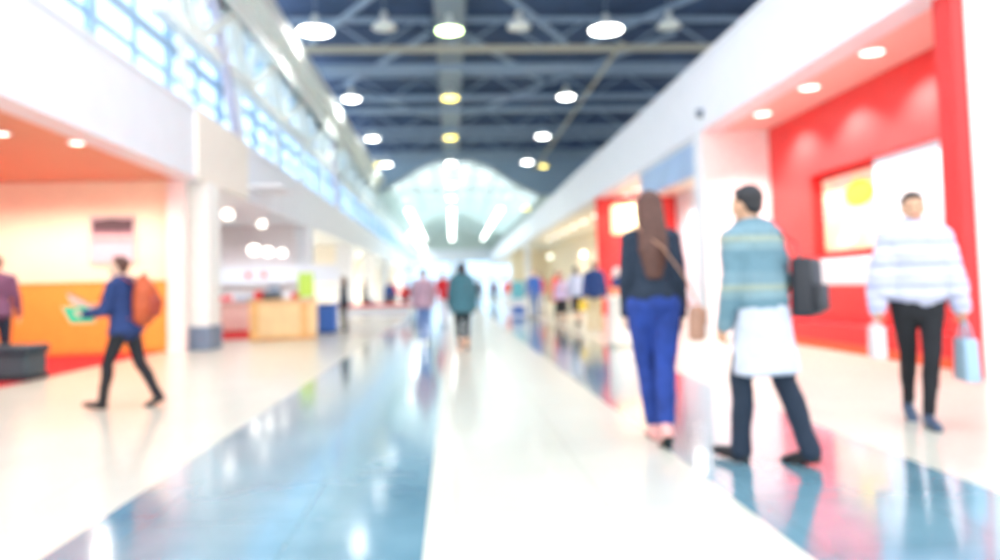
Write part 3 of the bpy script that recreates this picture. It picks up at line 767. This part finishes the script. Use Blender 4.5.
bm = NB(); box(bm, -.24, .24, -.22, .22, 0, .22, .03); obj('body', bm, DKB, t)
bm = NB(); bar(bm, (0, .1, .2), (0, .25, .42), .34, .015); obj('paper_tray', bm, GRYB, t)
bm = NB(); box(bm, -.16, .16, -.26, -.2, .06, .1, .005); obj('output_slot', bm, BLACK, t)
# shelf signage with two small red marks on the pale wall
t = thing('wall_shelf', 'white wall shelf with a band of small red marks behind the pale pink counter', 'shelf', (-6.4, 26.98, 1.5))
bm = NB(); box(bm, -2.2, 2.4, -.3, 0, 0, .06); box(bm, -2.2, 2.4, -.05, 0, .06, .62); obj('board', bm, WHITE, t)
for s in (-.75, -.2):
    bm = NB(); ell(bm, (s, -.06, .3), (.1, .02, .1)); obj('red_mark', bm, REDB, t, True)
# wooden counter: angled front, darker end panel
t = thing('wooden_counter', 'pale orange wooden counter in front of the lime green board', 'counter', (-4.15, 19.25, 0), R(12))
bm = NB(); box(bm, -.68, .72, -.25, .35, .08, .93, .01); obj('front_panel', bm, mat('light_beech', (252, 214, 160), .45, noise=.08, nscale=6), t)
bm = NB(); box(bm, -.9, -.68, -.28, .38, .0, .95, .01); obj('end_panel', bm, WOOD, t)
bm = NB(); box(bm, .3, .5, -.27, -.25, .08, .93, .003); obj('panel_strip', bm, WOOD, t)
bm = NB(); box(bm, -.94, .76, -.32, .4, .95, 1.0, .01); obj('worktop', bm, mat('pale_orange_top', (250, 200, 140), .35), t)
bm = NB(); box(bm, -.66, .7, -.2, .3, 0, .08); obj('kick_plate', bm, WOOD, t)
LIME = mat('lime_green_board', (196, 232, 96), .5)
t = thing('display_board', 'lime green board standing on the wooden counter', 'board', (-3.72, 19.45, 1.0), R(12))
bm = NB(); box(bm, -.19, .19, -.02, .02, .03, .66, .01); obj('board', bm, LIME, t)
for s in (-.12, .12):
    bm = NB(); box(bm, s-.02, s+.02, -.1, .1, 0, .035, .005); obj('foot', bm, WHITE, t)
BLUE = mat('royal_blue_panel', (52, 104, 190), .45)
t = thing('recycling_bin', 'royal blue square bin standing beside the wooden counter', 'bin', (-3.5, 21.3, 0))
bm = NB(); box(bm, -.27, .27, -.25, .25, .04, .74, .02); obj('body', bm, BLUE, t)
bm = NB(); box(bm, -.285, .285, -.265, .265, .74, .84, .02); obj('lid', bm, BLUE, t)
bm = NB(); box(bm, -.15, .15, -.27, -.262, .76, .81, .002); obj('slot', bm, BLACK, t)
bm = NB(); box(bm, -.25, .25, -.23, .23, 0, .05); obj('base', bm, BLACK, t)
t = thing('low_table', 'long low table with a red cloth top far down the left side', 'table', (-2.9, 30.2, 0))
bm = NB(); box(bm, -1.45, 1.3, -.35, .35, .52, .62, .02); obj('red_tabletop', bm, REDB, t)
for sx in (-1.3, 1.15):
    for sy in (-.28, .28):
        bm = NB(); box(bm, sx-.03, sx+.03, sy-.03, sy+.03, 0, .52); obj('leg', bm, WHITE, t)
bm = NB(); box(bm, -1.3, 1.15, -.27, -.25, .1, .52); obj('modesty_panel', bm, WHITE, t)

# ------------------------------------------------------------------ booth furnishings, right
t = thing('backlit_poster', 'cream poster with a yellow patch in the recess of the red wall', 'poster', (7.24, 13.05, 2.36))
bm = NB(); box(bm, -.05, 0, -.98, .98, -.74, .74, .01); obj('frame', bm, REDB, t)
def poster_mat():
    m = bpy.data.materials.new('cream_poster_print'); m.use_nodes = True; nt = m.node_tree; b = nt.nodes['Principled BSDF']; L = nt.links.new
    tc = nt.nodes.new('ShaderNodeTexCoord'); n = nt.nodes.new('ShaderNodeTexNoise'); n.inputs['Scale'].default_value = 1.7; L(tc.outputs['Object'], n.inputs['Vector'])
    r = nt.nodes.new('ShaderNodeValToRGB'); e = r.color_ramp.elements; e[0].position = .38; e[0].color = lin((250, 206, 164)); e[1].position = .62; e[1].color = lin((250, 226, 190))
    q = e.new(.5); q.color = lin((250, 196, 180)); L(n.outputs['Fac'], r.inputs['Fac']); L(r.outputs['Color'], b.inputs['Base Color']); b.inputs['Roughness'].default_value = .4
    L(r.outputs['Color'], b.inputs['Emission Color']); b.inputs['Emission Strength'].default_value = .12
    return m
bm = NB(); box(bm, -.06, -.05, -.92, .92, -.68, .68); obj('print', bm, poster_mat(), t)
bm = NB(); ell(bm, (-.062, -.35, .3), (.012, .5, .24)); obj('yellow_patch', bm, mat('yellow_print', (255, 226, 60), .5), t, True)
bm = NB(); ell(bm, (-.062, .1, -.5), (.012, .3, .1)); obj('white_patch', bm, WHITE, t, True)
t = thing('white_display_panel', 'plain white panel beside the cream poster on the red wall', 'panel', (7.2, 11.1, 2.36))
bm = NB(); box(bm, -.12, .04, -.94, .94, -.76, .78, .01); obj('panel', bm, WHITE, t)
bm = NB(); box(bm, -.135, -.12, -.6, .6, .1, .5, .002); obj('sheet', bm, mat('pale_pink_sheet', (250, 232, 232), .5), t)
t = thing('reception_counter', 'red reception counter with a deep white top against the red wall', 'counter', (6.6, 12.0, 0))
bm = NB(); box(bm, -.0, .38, -2.9, 3.2, .12, 1.05, .01); obj('front', bm, RED, t)
bm = NB(); box(bm, -.03, .38, -1.3, 2.2, 1.05, 1.5, .02); obj('white_top', bm, mat('gloss_white', (250, 248, 250), .25), t)
bm = NB(); box(bm, -.42, 0, -2.95, 3.25, .12, .42, .02); obj('red_step', bm, mat('bright_red', (236, 30, 38), .35), t)
bm = NB(); box(bm, -.46, .38, -3.0, 3.3, 0, .12, .01); obj('orange_kick_strip', bm, ORED, t)
t = thing('fascia_sign', 'plain blue grey sign band hung under the right bulkhead', 'sign', (5.66, 18.7, 4.0))
bm = NB(); box(bm, -.06, .06, -2.6, 2.9, -.36, .36, .01); obj('sign_panel', bm, mat('blue_grey_sign', (160, 190, 228), .4, noise=.1, nscale=1), t)
bm = NB(); box(bm, -.08, .08, -2.6, 2.9, .36, .44); obj('hanging_rail', bm, WHITE, t)
t = thing('lantern_sign', 'square cream glowing box hung before the red partition', 'lamp', (6.25, 26.3, 3.45))
bm = NB(); box(bm, -.53, .53, -.16, .16, -.52, .52, .08); obj('light_box', bm, glow('cream_lightbox', (255, 226, 176), 1.0), t, True)
for s in (-.3, .3):
    bm = NB(); bar(bm, (s, 0, .5), (s, 0, 1.0), .03, .03, 8); obj('hanger', bm, WHITE, t)
t = thing('pedestal', 'round cream pedestal beside the woman with long hair', 'pedestal', (3.2, 13.95, 0))
bm = NB(); lathe(bm, [(0, 0), (.29, 0), (.3, .03), (.29, .08), (.28, .85), (.31, .88), (.31, .93), (.3, .95), (0, .95)], seg=40); obj('drum', bm, mat('cream_laminate', (246, 238, 226), .4), t, True)
bm = NB(); lathe(bm, [(.3, .0), (.32, 0), (.32, .05), (.3, .06)], seg=40); obj('foot_ring', bm, TAN, t, True)
t = thing('crate', 'orange tan wooden crate resting on the round cream pedestal', 'crate', (3.17, 13.92, .95))
for (x0, x1, y0, y1) in ((-.22, .22, -.15, -.13), (-.22, .22, .13, .15), (-.22, -.2, -.13, .13), (.2, .22, -.13, .13)):
    bm = NB(); box(bm, x0, x1, y0, y1, .0, .06); box(bm, x0, x1, y0, y1, .08, .15); obj('side_slats', bm, mat('orange_crate', (236, 150, 104), .6, noise=.1), t)
bm = NB(); box(bm, -.2, .2, -.13, .13, .0, .02); obj('bottom', bm, mat('orange_crate', (236, 150, 104), .6), t)
TEALK = mat('teal_screen', (112, 196, 208), .4); 
t = thing('display_stand', 'teal display stand with a blue foot far down the aisle', 'display stand', (2.6, 29.6, 0))
bm = NB(); box(bm, -.26, .26, -.05, .05, .68, 1.36, .01); obj('teal_board', bm, TEALK, t)
bm = NB(); box(bm, -.24, .24, -.1, .1, .36, .68, .01); obj('white_column', bm, WHITE, t)
bm = NB(); box(bm, -.26, .26, -.15, .15, .06, .36, .02); obj('blue_base', bm, BLUE, t)
bm = NB(); box(bm, -.24, .24, -.2, .2, 0, .06, .01); obj('foot_plate', bm, WHITE, t)
# clothes rail in the pale booth
t = thing('clothes_rail', 'clothes rail with pale and blue garments in the booth behind the woman with long hair', 'clothes rail', (6.35, 18.0, 0), R(65))
bm = NB()
for s in (-.55, .55): bar(bm, (s, 0, 0), (s, 0, 1.5), .03, .03, 8); bar(bm, (s, -.25, .02), (s, .25, .02), .03, .03, 8)
bar(bm, (-.55, 0, 1.5), (.55, 0, 1.5), .03, .03, 8); obj('rail', bm, TAN, t)
for i, (s, c) in enumerate(((-.4, (120, 140, 190)), (-.27, (236, 200, 196)), (-.13, (170, 150, 156)), (0, (220, 226, 240)), (.14, (90, 110, 160)), (.28, (240, 228, 220)), (.42, (176, 190, 216)))):
    g = thing('hanging_garment', '%s garment on the clothes rail, %s from its near end' % (('dull blue', 'pale pink', 'mauve grey', 'bluish white', 'dark blue', 'cream', 'pale blue')[i], ORD[i]), 'garment', (0, 0, 0), 0, 'garments on the clothes rail')
    c_, s_ = math.cos(R(65)), math.sin(R(65)); g.location = (6.35+c_*s, 18.0+s_*s, 0); g.rotation_euler = (0, 0, R(65))
    bm = NB(); tube(bm, [(0, 0, .55), (0, 0, 1.0), (0, 0, 1.35), (0, 0, 1.42)], [(.035, .25), (.035, .23), (.03, .22), (.02, .1)], seg=16)
    obj('cloth', bm, mat('garment_%d' % i, c, .85, noise=.1, nscale=12), g, True)
    bm = NB(); tube(bm, [(0, 0, 1.42), (0, 0, 1.49), (0, .015, 1.515), (0, 0, 1.52)], .006, seg=6); obj('hook', bm, TAN, g, True)
# dark round camera/sensor on the right bulkhead
t = thing('security_camera', 'small dark dome camera on the right white bulkhead', 'camera', (5.47, 15.8, 4.8), 0)
bm = NB(); lathe(bm, [(0, .09), (.09, .09), (.1, .06), (.1, .0), (0, 0)]); obj('mount', bm, GREY, t, True)
bm = NB(); ell(bm, (0, 0, 0), (.085, .085, .09)); obj('dome', bm, BLACK, t, True)

# ------------------------------------------------------------------ people
def cl(name, rgb, **k): return mat(name, rgb, k.pop('rough', .85), bump=.25, bscale=120, noise=k.pop('noise', .1), nscale=9, **k)
NAVY = cl('navy_cloth', (30, 44, 62)); DENIM = cl('blue_denim', (30, 60, 138), noise=.25); BLK = cl('black_cloth', (28, 30, 36)); DGREY = cl('dark_grey_cloth', (70, 72, 82))
ROYAL = cl('royal_blue_cloth', (38, 72, 140)); JNAVY = cl('deep_blue_cloth', (36, 62, 116)); KHAKI = cl('khaki_cloth', (206, 190, 150)); PALE = cl('pale_cloth', (226, 228, 238))
TEALC = cl('dark_teal_cloth', (58, 104, 116)); MAUVE = cl('mauve_cloth', (168, 140, 156)); CORAL = cl('orange_red_cloth', (238, 86, 54)); REDC = cl('red_cloth', (216, 40, 50)); LILAC = cl('lilac_cloth', (214, 190, 220))
MAUD = cl('plum_cloth', (106, 66, 94)); LJEAN = cl('washed_denim', (104, 134, 184), noise=.2); SKYB = cl('mid_blue_cloth', (70, 112, 190)); PINKC = cl('pale_pink_cloth', (244, 204, 204))
HBR = mat('brown_hair', (84, 50, 40), .5, noise=.3, nscale=40); HBK = mat('black_hair', (26, 26, 32), .45, noise=.3, nscale=40); HWH = mat('white_hair', (226, 214, 210), .6, noise=.1, nscale=40); HDB = mat('dark_blond_hair', (120, 84, 60), .5, noise=.2, nscale=40)
SHB = mat('black_shoe', (26, 26, 30), .35); SHP = mat('pink_shoe', (236, 170, 162), .45); SHT = mat('tan_boot', (214, 150, 104), .5); SHW = mat('white_shoe', (230, 226, 220), .5); SHD = mat('dark_blue_shoe', (60, 78, 104), .4)
STR1 = striped('teal_striped_cloth', [(0, (100, 134, 148)), (.45, (124, 152, 160)), (.62, (148, 160, 148)), (.74, (112, 142, 154))], .30)
STR2 = striped('lavender_striped_cloth', [(0, (206, 208, 226)), (.5, (146, 154, 196)), (.66, (206, 208, 226)), (.85, (176, 178, 212))], .16)

def bag(name, label, c, rz, w, d, h, m, straps=(), sm=None, flap=None, pocket=None, cat='bag', rad=.03, tilt=0):
    t = thing(name, label, cat, c, rz)
    bm = NB(); box(bm, -w/2, w/2, -d/2, d/2, -h/2, h/2, min(rad, d*.4))
    for v in bm.verts:
        k = 1-.12*max(0, v.co.z/h*2); v.co.x *= k; v.co.y *= 1+.12*math.cos(v.co.x/w*PI)-.25*max(0, v.co.z/h)
    obj('body', bm, m, t, True)
    for s in straps:
        bm = NB(); tube(bm, s, [(.016, .006)]*len(s), seg=8); obj('strap', bm, sm or m, t, True)
    if flap:
        bm = NB(); box(bm, -w/2*.96, w/2*.96, -d/2-.015, -d/2+.01, -h*.05, h*.42, .006); obj('flap', bm, flap, t, True)
    if pocket:
        bm = NB(); box(bm, -w*.36, w*.36, -d/2-.045, -d/2+.02, -h*.42, h*.05, .02); obj('pocket', bm, pocket, t, True)
    return t
def L(root_loc, rz, S, v):
    return Matrix.Translation(Vector(root_loc)) @ Matrix.Rotation(rz, 4, 'Z') @ (Vector(v)*S)
def rel(p, t):           # world point -> local of an Empty t
    return (Matrix.Translation(t[0]) @ Matrix.Rotation(t[1], 4, 'Z')).inverted() @ p

# woman with long hair, walking away
loc = (1.5, 5.5, 0)
I = person('woman seen from behind with long brown hair, dark navy top and blue jeans', loc, R(-6), 1.87,
    dict(feet=[(-.02, .22, 0), (.01, -.16, 32)], arms=[((-.12, -.06, -1), (-.02, .45, -1)), ((.12, -.1, -1), (.06, .2, -1))], lean=2, hipy=-.03, head=(0, -2), curl=(30, 40)),
    dict(fem=True, skin=SKIN, top=NAVY, hem=.03, inf=.022, sleeve=.012, boxy=.135, sw=.148, pants=DENIM, leg=.9, len=-.06, shoe=SHP, hair=HBR, hairstyle='long', top_name='jumper'), near=True)
W = I['world']
hip = W(I['TP'](.25, .02, -.03)); c = (hip.x+.06, hip.y, .86)
fr = Matrix.Translation(c) @ Matrix.Rotation(R(70), 4, 'Z')
loc_ = lambda v: fr.inverted() @ Vector(v)
bag('handbag', 'tan brown handbag hung at the right hip of the woman with long hair', c, R(70), .30, .11, .25, mat('tan_leather', (186, 140, 116), .5, noise=.1),
    straps=[[loc_(Vector(c)+Vector((0, -.1, .1))), loc_(W(I['TP'](.2, -.13, .2))), loc_(W(I['TP'](.06, -.155, .4))), loc_(W(I['TP'](-.12, -.09, .565))), loc_(W(I['TP'](-.12, .05, .56))), loc_(W(I['TP'](.04, .175, .38))), loc_(W(I['TP'](.2, .16, .15))), loc_(Vector(c)+Vector((0, .1, .1)))]], flap=mat('tan_leather', (186, 140, 116)))
# man in the striped jacket
loc = (2.0, 4.75, 0)
I = person('man seen from behind in a teal striped jacket, long pale shirt and dark trousers', loc, R(28), 1.8,
    dict(feet=[(-.1, .26, -6), (.12, -.1, 10)], arms=[((-.1, .0, -1), (.05, .35, -1)), ((.12, -.12, -1), (.04, .25, -1))], lean=4, side=-3, hipy=.03, head=(4, 0), curl=(35, 50)),
    dict(skin=SKIN2, top=STR1, hem=.05, inf=.038, sleeve=.024, boxy=.165, under=(cl('misty_cloth', (196, 202, 216)), -.36), pants=NAVY, leg=1.0, shoe=SHB, hair=HBK, collar=PALE, top_name='jacket', folds=.035), near=True)
W = I['world']
c = W(I['TP'](.27, -.15, .14)); rz = R(50)
fr = Matrix.Translation(c) @ Matrix.Rotation(rz, 4, 'Z'); q = lambda v: fr.inverted() @ Vector(v)
sh_ = W(I['TP'](.15, 0, .56))
bag('shoulder_bag', 'black leather bag hung from the shoulder of the man in the striped jacket', c, rz, .34, .13, .38, BLACK,
    straps=[[q(Vector(c)+fr.to_3x3() @ Vector((-.13, 0, .15))), q(W(I['TP'](.24, -.14, .42))), q(sh_), q(W(I['TP'](.2, .1, .42))), q(Vector(c)+fr.to_3x3() @ Vector((.13, .03, .15)))]], pocket=BLACK)
# woman in the striped poncho
loc = (3.68, 5.78, 0)
I = person('woman facing the camera in a loose white and lavender striped poncho and black trousers', loc, R(163), 1.84,
    dict(feet=[(-.02, .24, 0), (.02, -.16, 30)], arms=[((-.3, .02, -1), (-.12, .15, -1)), ((.32, .0, -1), (.15, .15, -1))], lean=1, hipy=0, head=(-6, 2), curl=(60, 60)),
    dict(fem=True, skin=SKIN2, top=STR2, hem=.1, inf=.035, sleeve=.045, boxy=.19, cape=.06, pants=BLK, leg=.25, len=-.03, shoe=SHD, hair=HBK, hairstyle='bun', collar=cl('charcoal_scarf', (60, 64, 78)), top_name='poncho', folds=.03), near=True)
W = I['world']
for i, (nm, lb, m, w_, h_, dz) in enumerate((('paper_bag', 'pale blue shopping bag in the poncho woman\'s hand nearer the white partition', mat('pale_blue_paper', (160, 190, 210), .6), .28, .32, .14), ('paper_bag', 'small white shopping bag in the poncho woman\'s hand nearer the red counter', mat('white_paper', (226, 214, 214), .6), .2, .25, .04))):
    a, e, w, f = I['arms'][i]; h = W(w+f*.1)
    c = (h.x, h.y, h.z-dz-h_/2)
    fz = I['root'].rotation_euler.z; fr = Matrix.Translation(c) @ Matrix.Rotation(fz+PI/2, 4, 'Z')
    st = [[Vector((-.06, s, h_/2-.02)), Vector((-.05, s*.5, h_/2+dz*.6)), Vector((-.01, s*.1, h_/2+dz)), Vector((.01, s*.1, h_/2+dz)), Vector((.05, s*.5, h_/2+dz*.6)), Vector((.06, s, h_/2-.02))] for s in (-.035, .035)]
    bag(nm, lb, c, fz+PI/2, w_, .1, h_, m, straps=st, rad=.006)
# man with the backpack
loc = (-3.42, 8.2, 0)
I = person('man walking to the left in a navy jacket and black trousers, holding papers', loc, R(84), 1.63,
    dict(feet=[(-.07, .40, -10), (.07, -.22, 24)], arms=[((-.18, .25, -1), (.2, 1, -.12)), ((.18, .35, -1), (-.25, 1, .1))], lean=6, hipy=.08, head=(4, -12), curl=(50, 55), palm=[(.3, 0, 1), (-.3, 0, 1)]),
    dict(skin=SKIN, top=cl('navy_jacket_cloth', (32, 54, 104)), hem=-.05, inf=.04, flare=.02, sleeve=.022, boxy=.15, pants=BLK, leg=.55, shoe=SHB, hair=HBR, collar=PALE, top_name='jacket', folds=.03), near=True)
W = I['world']; fz = R(84)
RUST = mat('rust_orange_nylon', (186, 82, 42), .6, noise=.15, nscale=10)
c = W(I['TP'](.02, -.255, .29))
t = thing('backpack', 'rust orange backpack worn by the man in the navy jacket', 'backpack', c, fz)
bm = NB(); tube(bm, [(0, .02, -.2), (0, 0, -.08), (0, 0, .1), (0, .03, .2)], [(.14, .085), (.16, .12), (.15, .11), (.1, .06)], seg=24)
remesh('body', bm, RUST, .012, 3, disp=.012, dscale=.08, parent=t)
bm = NB(); tube(bm, [(0, -.1, -.14), (0, -.11, -.02), (0, -.1, .04)], [(.1, .05), (.11, .06), (.09, .03)], seg=20); fp = remesh('front_pocket', bm, mat('dark_rust_nylon', (160, 62, 42), .6), .01, 2, parent=t)
bm = NB(); tube(bm, [(-.07, -.135, .0), (0, -.165, .005), (.07, -.135, .0)], .004, seg=6); obj('zipper', bm, BLACK, fp, True)
bm = NB(); tube(bm, [(-.04, .03, .24), (-.03, .0, .285), (.03, .0, .285), (.04, .03, .24)], .008, seg=8); obj('grab_handle', bm, BLACK, t, True)
for s in (-1, 1):
    lp = [Vector((s*.09, .08, .17)), Vector((s*.11, .2, .25)), Vector((s*.12, .33, .2)), Vector((s*.13, .415, .02)), Vector((s*.16, .36, -.14)), Vector((s*.15, .2, -.2)), Vector((s*.12, .06, -.19))]
    bm = NB(); tube(bm, lp, [(.02, .006)]*7, seg=8); obj('shoulder_strap', bm, mat('dark_rust_nylon', (160, 62, 42), .6), t, True)
h0 = W(I['arms'][0][2]+I['arms'][0][3]*.09); h1 = W(I['arms'][1][2]+I['arms'][1][3]*.09)
mid = (h0+h1)/2
MINT = mat('mint_green_card', (70, 206, 160), .5); PAPER = mat('paper_white', (240, 226, 220), .6)
t = thing('folder', 'mint green folder held by the man in the navy jacket', 'folder', mid+Vector((-.05, 0, -.03)), fz); t.rotation_euler = (0, R(48), fz)
bm = NB(); box(bm, -.12, .12, -.12, .16, -.012, .0, .003); obj('cover', bm, MINT, t)
bm = NB(); box(bm, -.11, .11, -.11, .15, .0, .006); obj('sheets', bm, PAPER, t)
t = thing('brochure', 'open printed leaflet held above the mint green folder', 'leaflet', mid+Vector((-.06, 0, .05)), fz)
bm = NB()
for sg in (-1, 1):
    V = [bm.verts.new(v) for v in ((0, -.13, 0), (sg*.15, -.13, .07), (sg*.15, .13, .07), (0, .13, 0), (0, -.13, .006), (sg*.15, -.13, .076), (sg*.15, .13, .076), (0, .13, .006))]
    for q in ((0, 1, 2, 3), (4, 7, 6, 5), (0, 4, 5, 1), (1, 5, 6, 2), (2, 6, 7, 3), (3, 7, 4, 0)): bm.faces.new([V[k] for k in q])
t.rotation_euler = (R(25), R(20), fz)
obj('pages', bm, striped('leaflet_print', [(0, (236, 220, 214)), (.5, (226, 120, 110)), (.7, (236, 220, 214)), (.85, (130, 150, 190))], .13, 'Z', .5), t)

def far(label, x, y, rz, h, pose, z=0, **fit):
    fit.setdefault('shoe', SHB); fit.setdefault('skin', SKIN)
    return person(label, (x, y, z), R(rz), h, pose, fit)
far('person at the picture\'s left edge in a plum jacket, standing behind the dark bench', -7.0, 12.05, 25, 1.83, P_stand(), z=.012, top=MAUD, pants=NAVY, hair=HBR, hem=-.06, top_name='jacket', inf=.03)
far('woman walking away down the middle in a dark teal parka, black trousers and tan boots', .18, 13.8, 0, 1.64, P_walk(.2, 1, .2), fem=True, top=TEALC, pants=BLK, hair=HBK, hairstyle='long', hem=-.16, inf=.05, flare=.04, sleeve=.035, boxy=.17, hood=True, shoe=SHT, boot=True, leg=.5, top_name='parka')
far('man walking away down the middle in a mauve shirt, washed jeans and dark blue cap', -.62, 16.4, 4, 1.6, P_walk(.2, 0, .25), top=MAUVE, pants=LJEAN, hair=HBR, cap=NAVY, collar=REDC, hem=-.1, inf=.035)
far('person in a bright red jacket walking beyond the man in the mauve shirt', -.25, 23.5, 10, 1.68, P_walk(.22, 1, .3), top=REDC, pants=PALE, hair=HDB, hem=-.02, inf=.03, top_name='jacket')
far('person in dark clothes standing beside the royal blue bin', -3.2, 22.1, 80, 1.58, P_stand(), top=NAVY, pants=BLK, hair=HBR, hem=-.1, fem=True, hairstyle='bob')
far('person in a long dark coat walking alone before the far left columns', -3.55, 31.4, 80, 1.6, P_walk(.18, 0, .2), top=NAVY, pants=BLK, hair=HBK, hem=-.3, flare=.05, top_name='coat')
far('person in a royal blue top behind the red topped table', -2.95, 36, 200, 1.62, P_stand(), top=ROYAL, pants=BLK, hair=HDB)
far('person in a red top behind the red topped table', -2.3, 36.5, 160, 1.56, P_stand(), top=REDC, pants=DGREY, hair=HBR, fem=True, hairstyle='bob')
far('person in a dark grey coat at the right end of the red topped table', -1.75, 35.5, 190, 1.6, P_stand(), top=DGREY, pants=BLK, hair=HBK, hem=-.2, top_name='coat')
far('man in a mid blue shirt and blue trousers beside the teal display stand', 2.95, 27.3, 150, 1.76, P_stand(), top=SKYB, pants=LJEAN, hair=HDB, leg=.8)
far('person in a coral top further back between the blue shirted man and the orange coat', 4.0, 34, 180, 1.72, P_stand(), top=CORAL, pants=PALE, hair=HBR)
far('woman in an orange red coat and dark leggings', 3.56, 25.2, 190, 1.68, P_walk(.15, 0, .15), top=CORAL, pants=BLK, hair=HDB, hairstyle='bob', fem=True, hem=-.25, flare=.05, inf=.03, leg=.3, top_name='coat')
far('woman in a lilac top and dark skirt beside the woman in the pale jacket', 3.22, 21.9, 170, 1.5, P_stand(), top=LILAC, pants=BLK, hair=HBR, hairstyle='bob', fem=True, bottom='skirt', skirt=.5)
far('woman with a black ponytail in a pale grey jacket and black skirt', 3.55, 21.2, 12, 1.7, P_walk(.15, 1, .15), top=cl('pale_grey_cloth', (196, 200, 222)), pants=BLK, hair=HBK, hairstyle='pony', fem=True, bottom='skirt', skirt=.48, hem=-.05, inf=.03, top_name='jacket')
I = far('man seen from behind in a deep blue jacket and khaki trousers', 3.64, 19.1, -5, 1.76, P_stand(.03), top=JNAVY, pants=KHAKI, hair=HBR, collar=PALE, hem=-.05, inf=.045, sleeve=.035, boxy=.17, leg=1.5, top_name='jacket')
W = I['world']; a, e, w, f = I['arms'][0]; h = W(w+f*.1)
YEL = mat('yellow_plastic', (250, 210, 70), .5)
c = (h.x-.02, h.y, h.z+.02-.17)
bag('carrier_bag', 'small yellow carrier bag held by the man in the deep blue jacket', c, 0, .22, .1, .26, YEL, straps=[[Vector((-.07, s, .1)), Vector((-.03, s*.4, .165)), Vector((.03, s*.4, .165)), Vector((.07, s, .1))] for s in (-.03, .03)], rad=.01)
far('white haired woman in a blue jacket standing behind the cream pedestal', 3.98, 17.6, -80, 1.56, P_hold(), fem=True, top=JNAVY, pants=DGREY, hair=HWH, hairstyle='bob', hem=-.12, inf=.03, top_name='jacket', collar=REDC)
far('woman in a pale pink top at the clothes rail in the pale booth', 5.95, 17.0, 120, 1.62, P_hold(), fem=True, top=PINKC, pants=DGREY, hair=HBR, hairstyle='bob')
for lb, x, y, h, tp, pn in (('tiny distant person in grey right of the teal parka', 1.6, 46, 1.72, DGREY, DGREY), ('tiny distant person in plum right of the teal parka', 2.9, 52, 1.75, MAUD, NAVY), ('tiny distant person in coral near the teal display stand', 3.3, 44, 1.66, CORAL, PALE), ('tiny distant person in blue just left of the mauve shirted man', -1.9, 50, 1.72, ROYAL, NAVY), ('tiny distant person in orange beyond the red topped table', -3.6, 47, 1.7, CORAL, BLK)):
    far(lb, x, y, 180, h, P_stand(), top=tp, pants=pn, hair=HBR)

# ------------------------------------------------------------------ daylight
w = bpy.data.worlds.new('World'); scn.world = w; w.use_nodes = True; nt = w.node_tree
bg = nt.nodes['Background']; bg.inputs['Strength'].default_value = 2.2
tc = nt.nodes.new('ShaderNodeTexCoord'); sp = nt.nodes.new('ShaderNodeSeparateXYZ'); nt.links.new(tc.outputs['Generated'], sp.inputs[0])
r = nt.nodes.new('ShaderNodeValToRGB'); r.color_ramp.elements[0].position = .45; r.color_ramp.elements[1].position = .9
r.color_ramp.elements[0].color = (.98, .99, 1, 1); r.color_ramp.elements[1].color = (.72, .86, 1, 1)
nt.links.new(sp.outputs['Z'], r.inputs['Fac']); nt.links.new(r.outputs['Color'], bg.inputs['Color'])
def area(loc, rot, sx, sy, e, col):
    l = bpy.data.lights.new('area', 'AREA'); l.shape = 'RECTANGLE'; l.size = sx; l.size_y = sy; l.energy = e; l.color = col
    o = bpy.data.objects.new('area_light', l); COL.objects.link(o); o.location = loc; o.rotation_euler = rot; return o

# ------------------------------------------------------------------ camera
YAW, PIT, ROL, F = R(3.66), R(3.0), R(1.5), 750.0
f = Vector((math.sin(YAW)*math.cos(PIT), math.cos(YAW)*math.cos(PIT), math.sin(PIT)))
rt = Vector((math.cos(YAW), -math.sin(YAW), 0)); up = rt.cross(f)
r2 = rt*math.cos(ROL)-up*math.sin(ROL); u2 = up*math.cos(ROL)+rt*math.sin(ROL)
cam = bpy.data.cameras.new('camera'); co = bpy.data.objects.new('camera', cam); COL.objects.link(co)
M = Matrix((r2, u2, -f)).transposed().to_4x4(); M.translation = (0, 0, 1.17); co.matrix_world = M
cam.sensor_width = 36; cam.lens = F/1000*36; cam.clip_end = 500
cam.shift_x = (500-498.995)/1000; cam.shift_y = -(280-247.45)/1000
cam.dof.use_dof = True; cam.dof.focus_distance = 1.0
cam.dof.aperture_fstop = (cam.lens/1000)/.0135
scn.camera = co
scn.view_settings.view_transform = 'Standard'; scn.view_settings.look = 'None'; scn.view_settings.gamma = 1
scn.view_settings.use_curve_mapping = False; scn.view_settings.exposure = 0.35
scn.cycles.use_denoising = True; scn.cycles.max_bounces = 8; scn.cycles.transparent_max_bounces = 16; scn.cycles.sample_clamp_indirect = 8
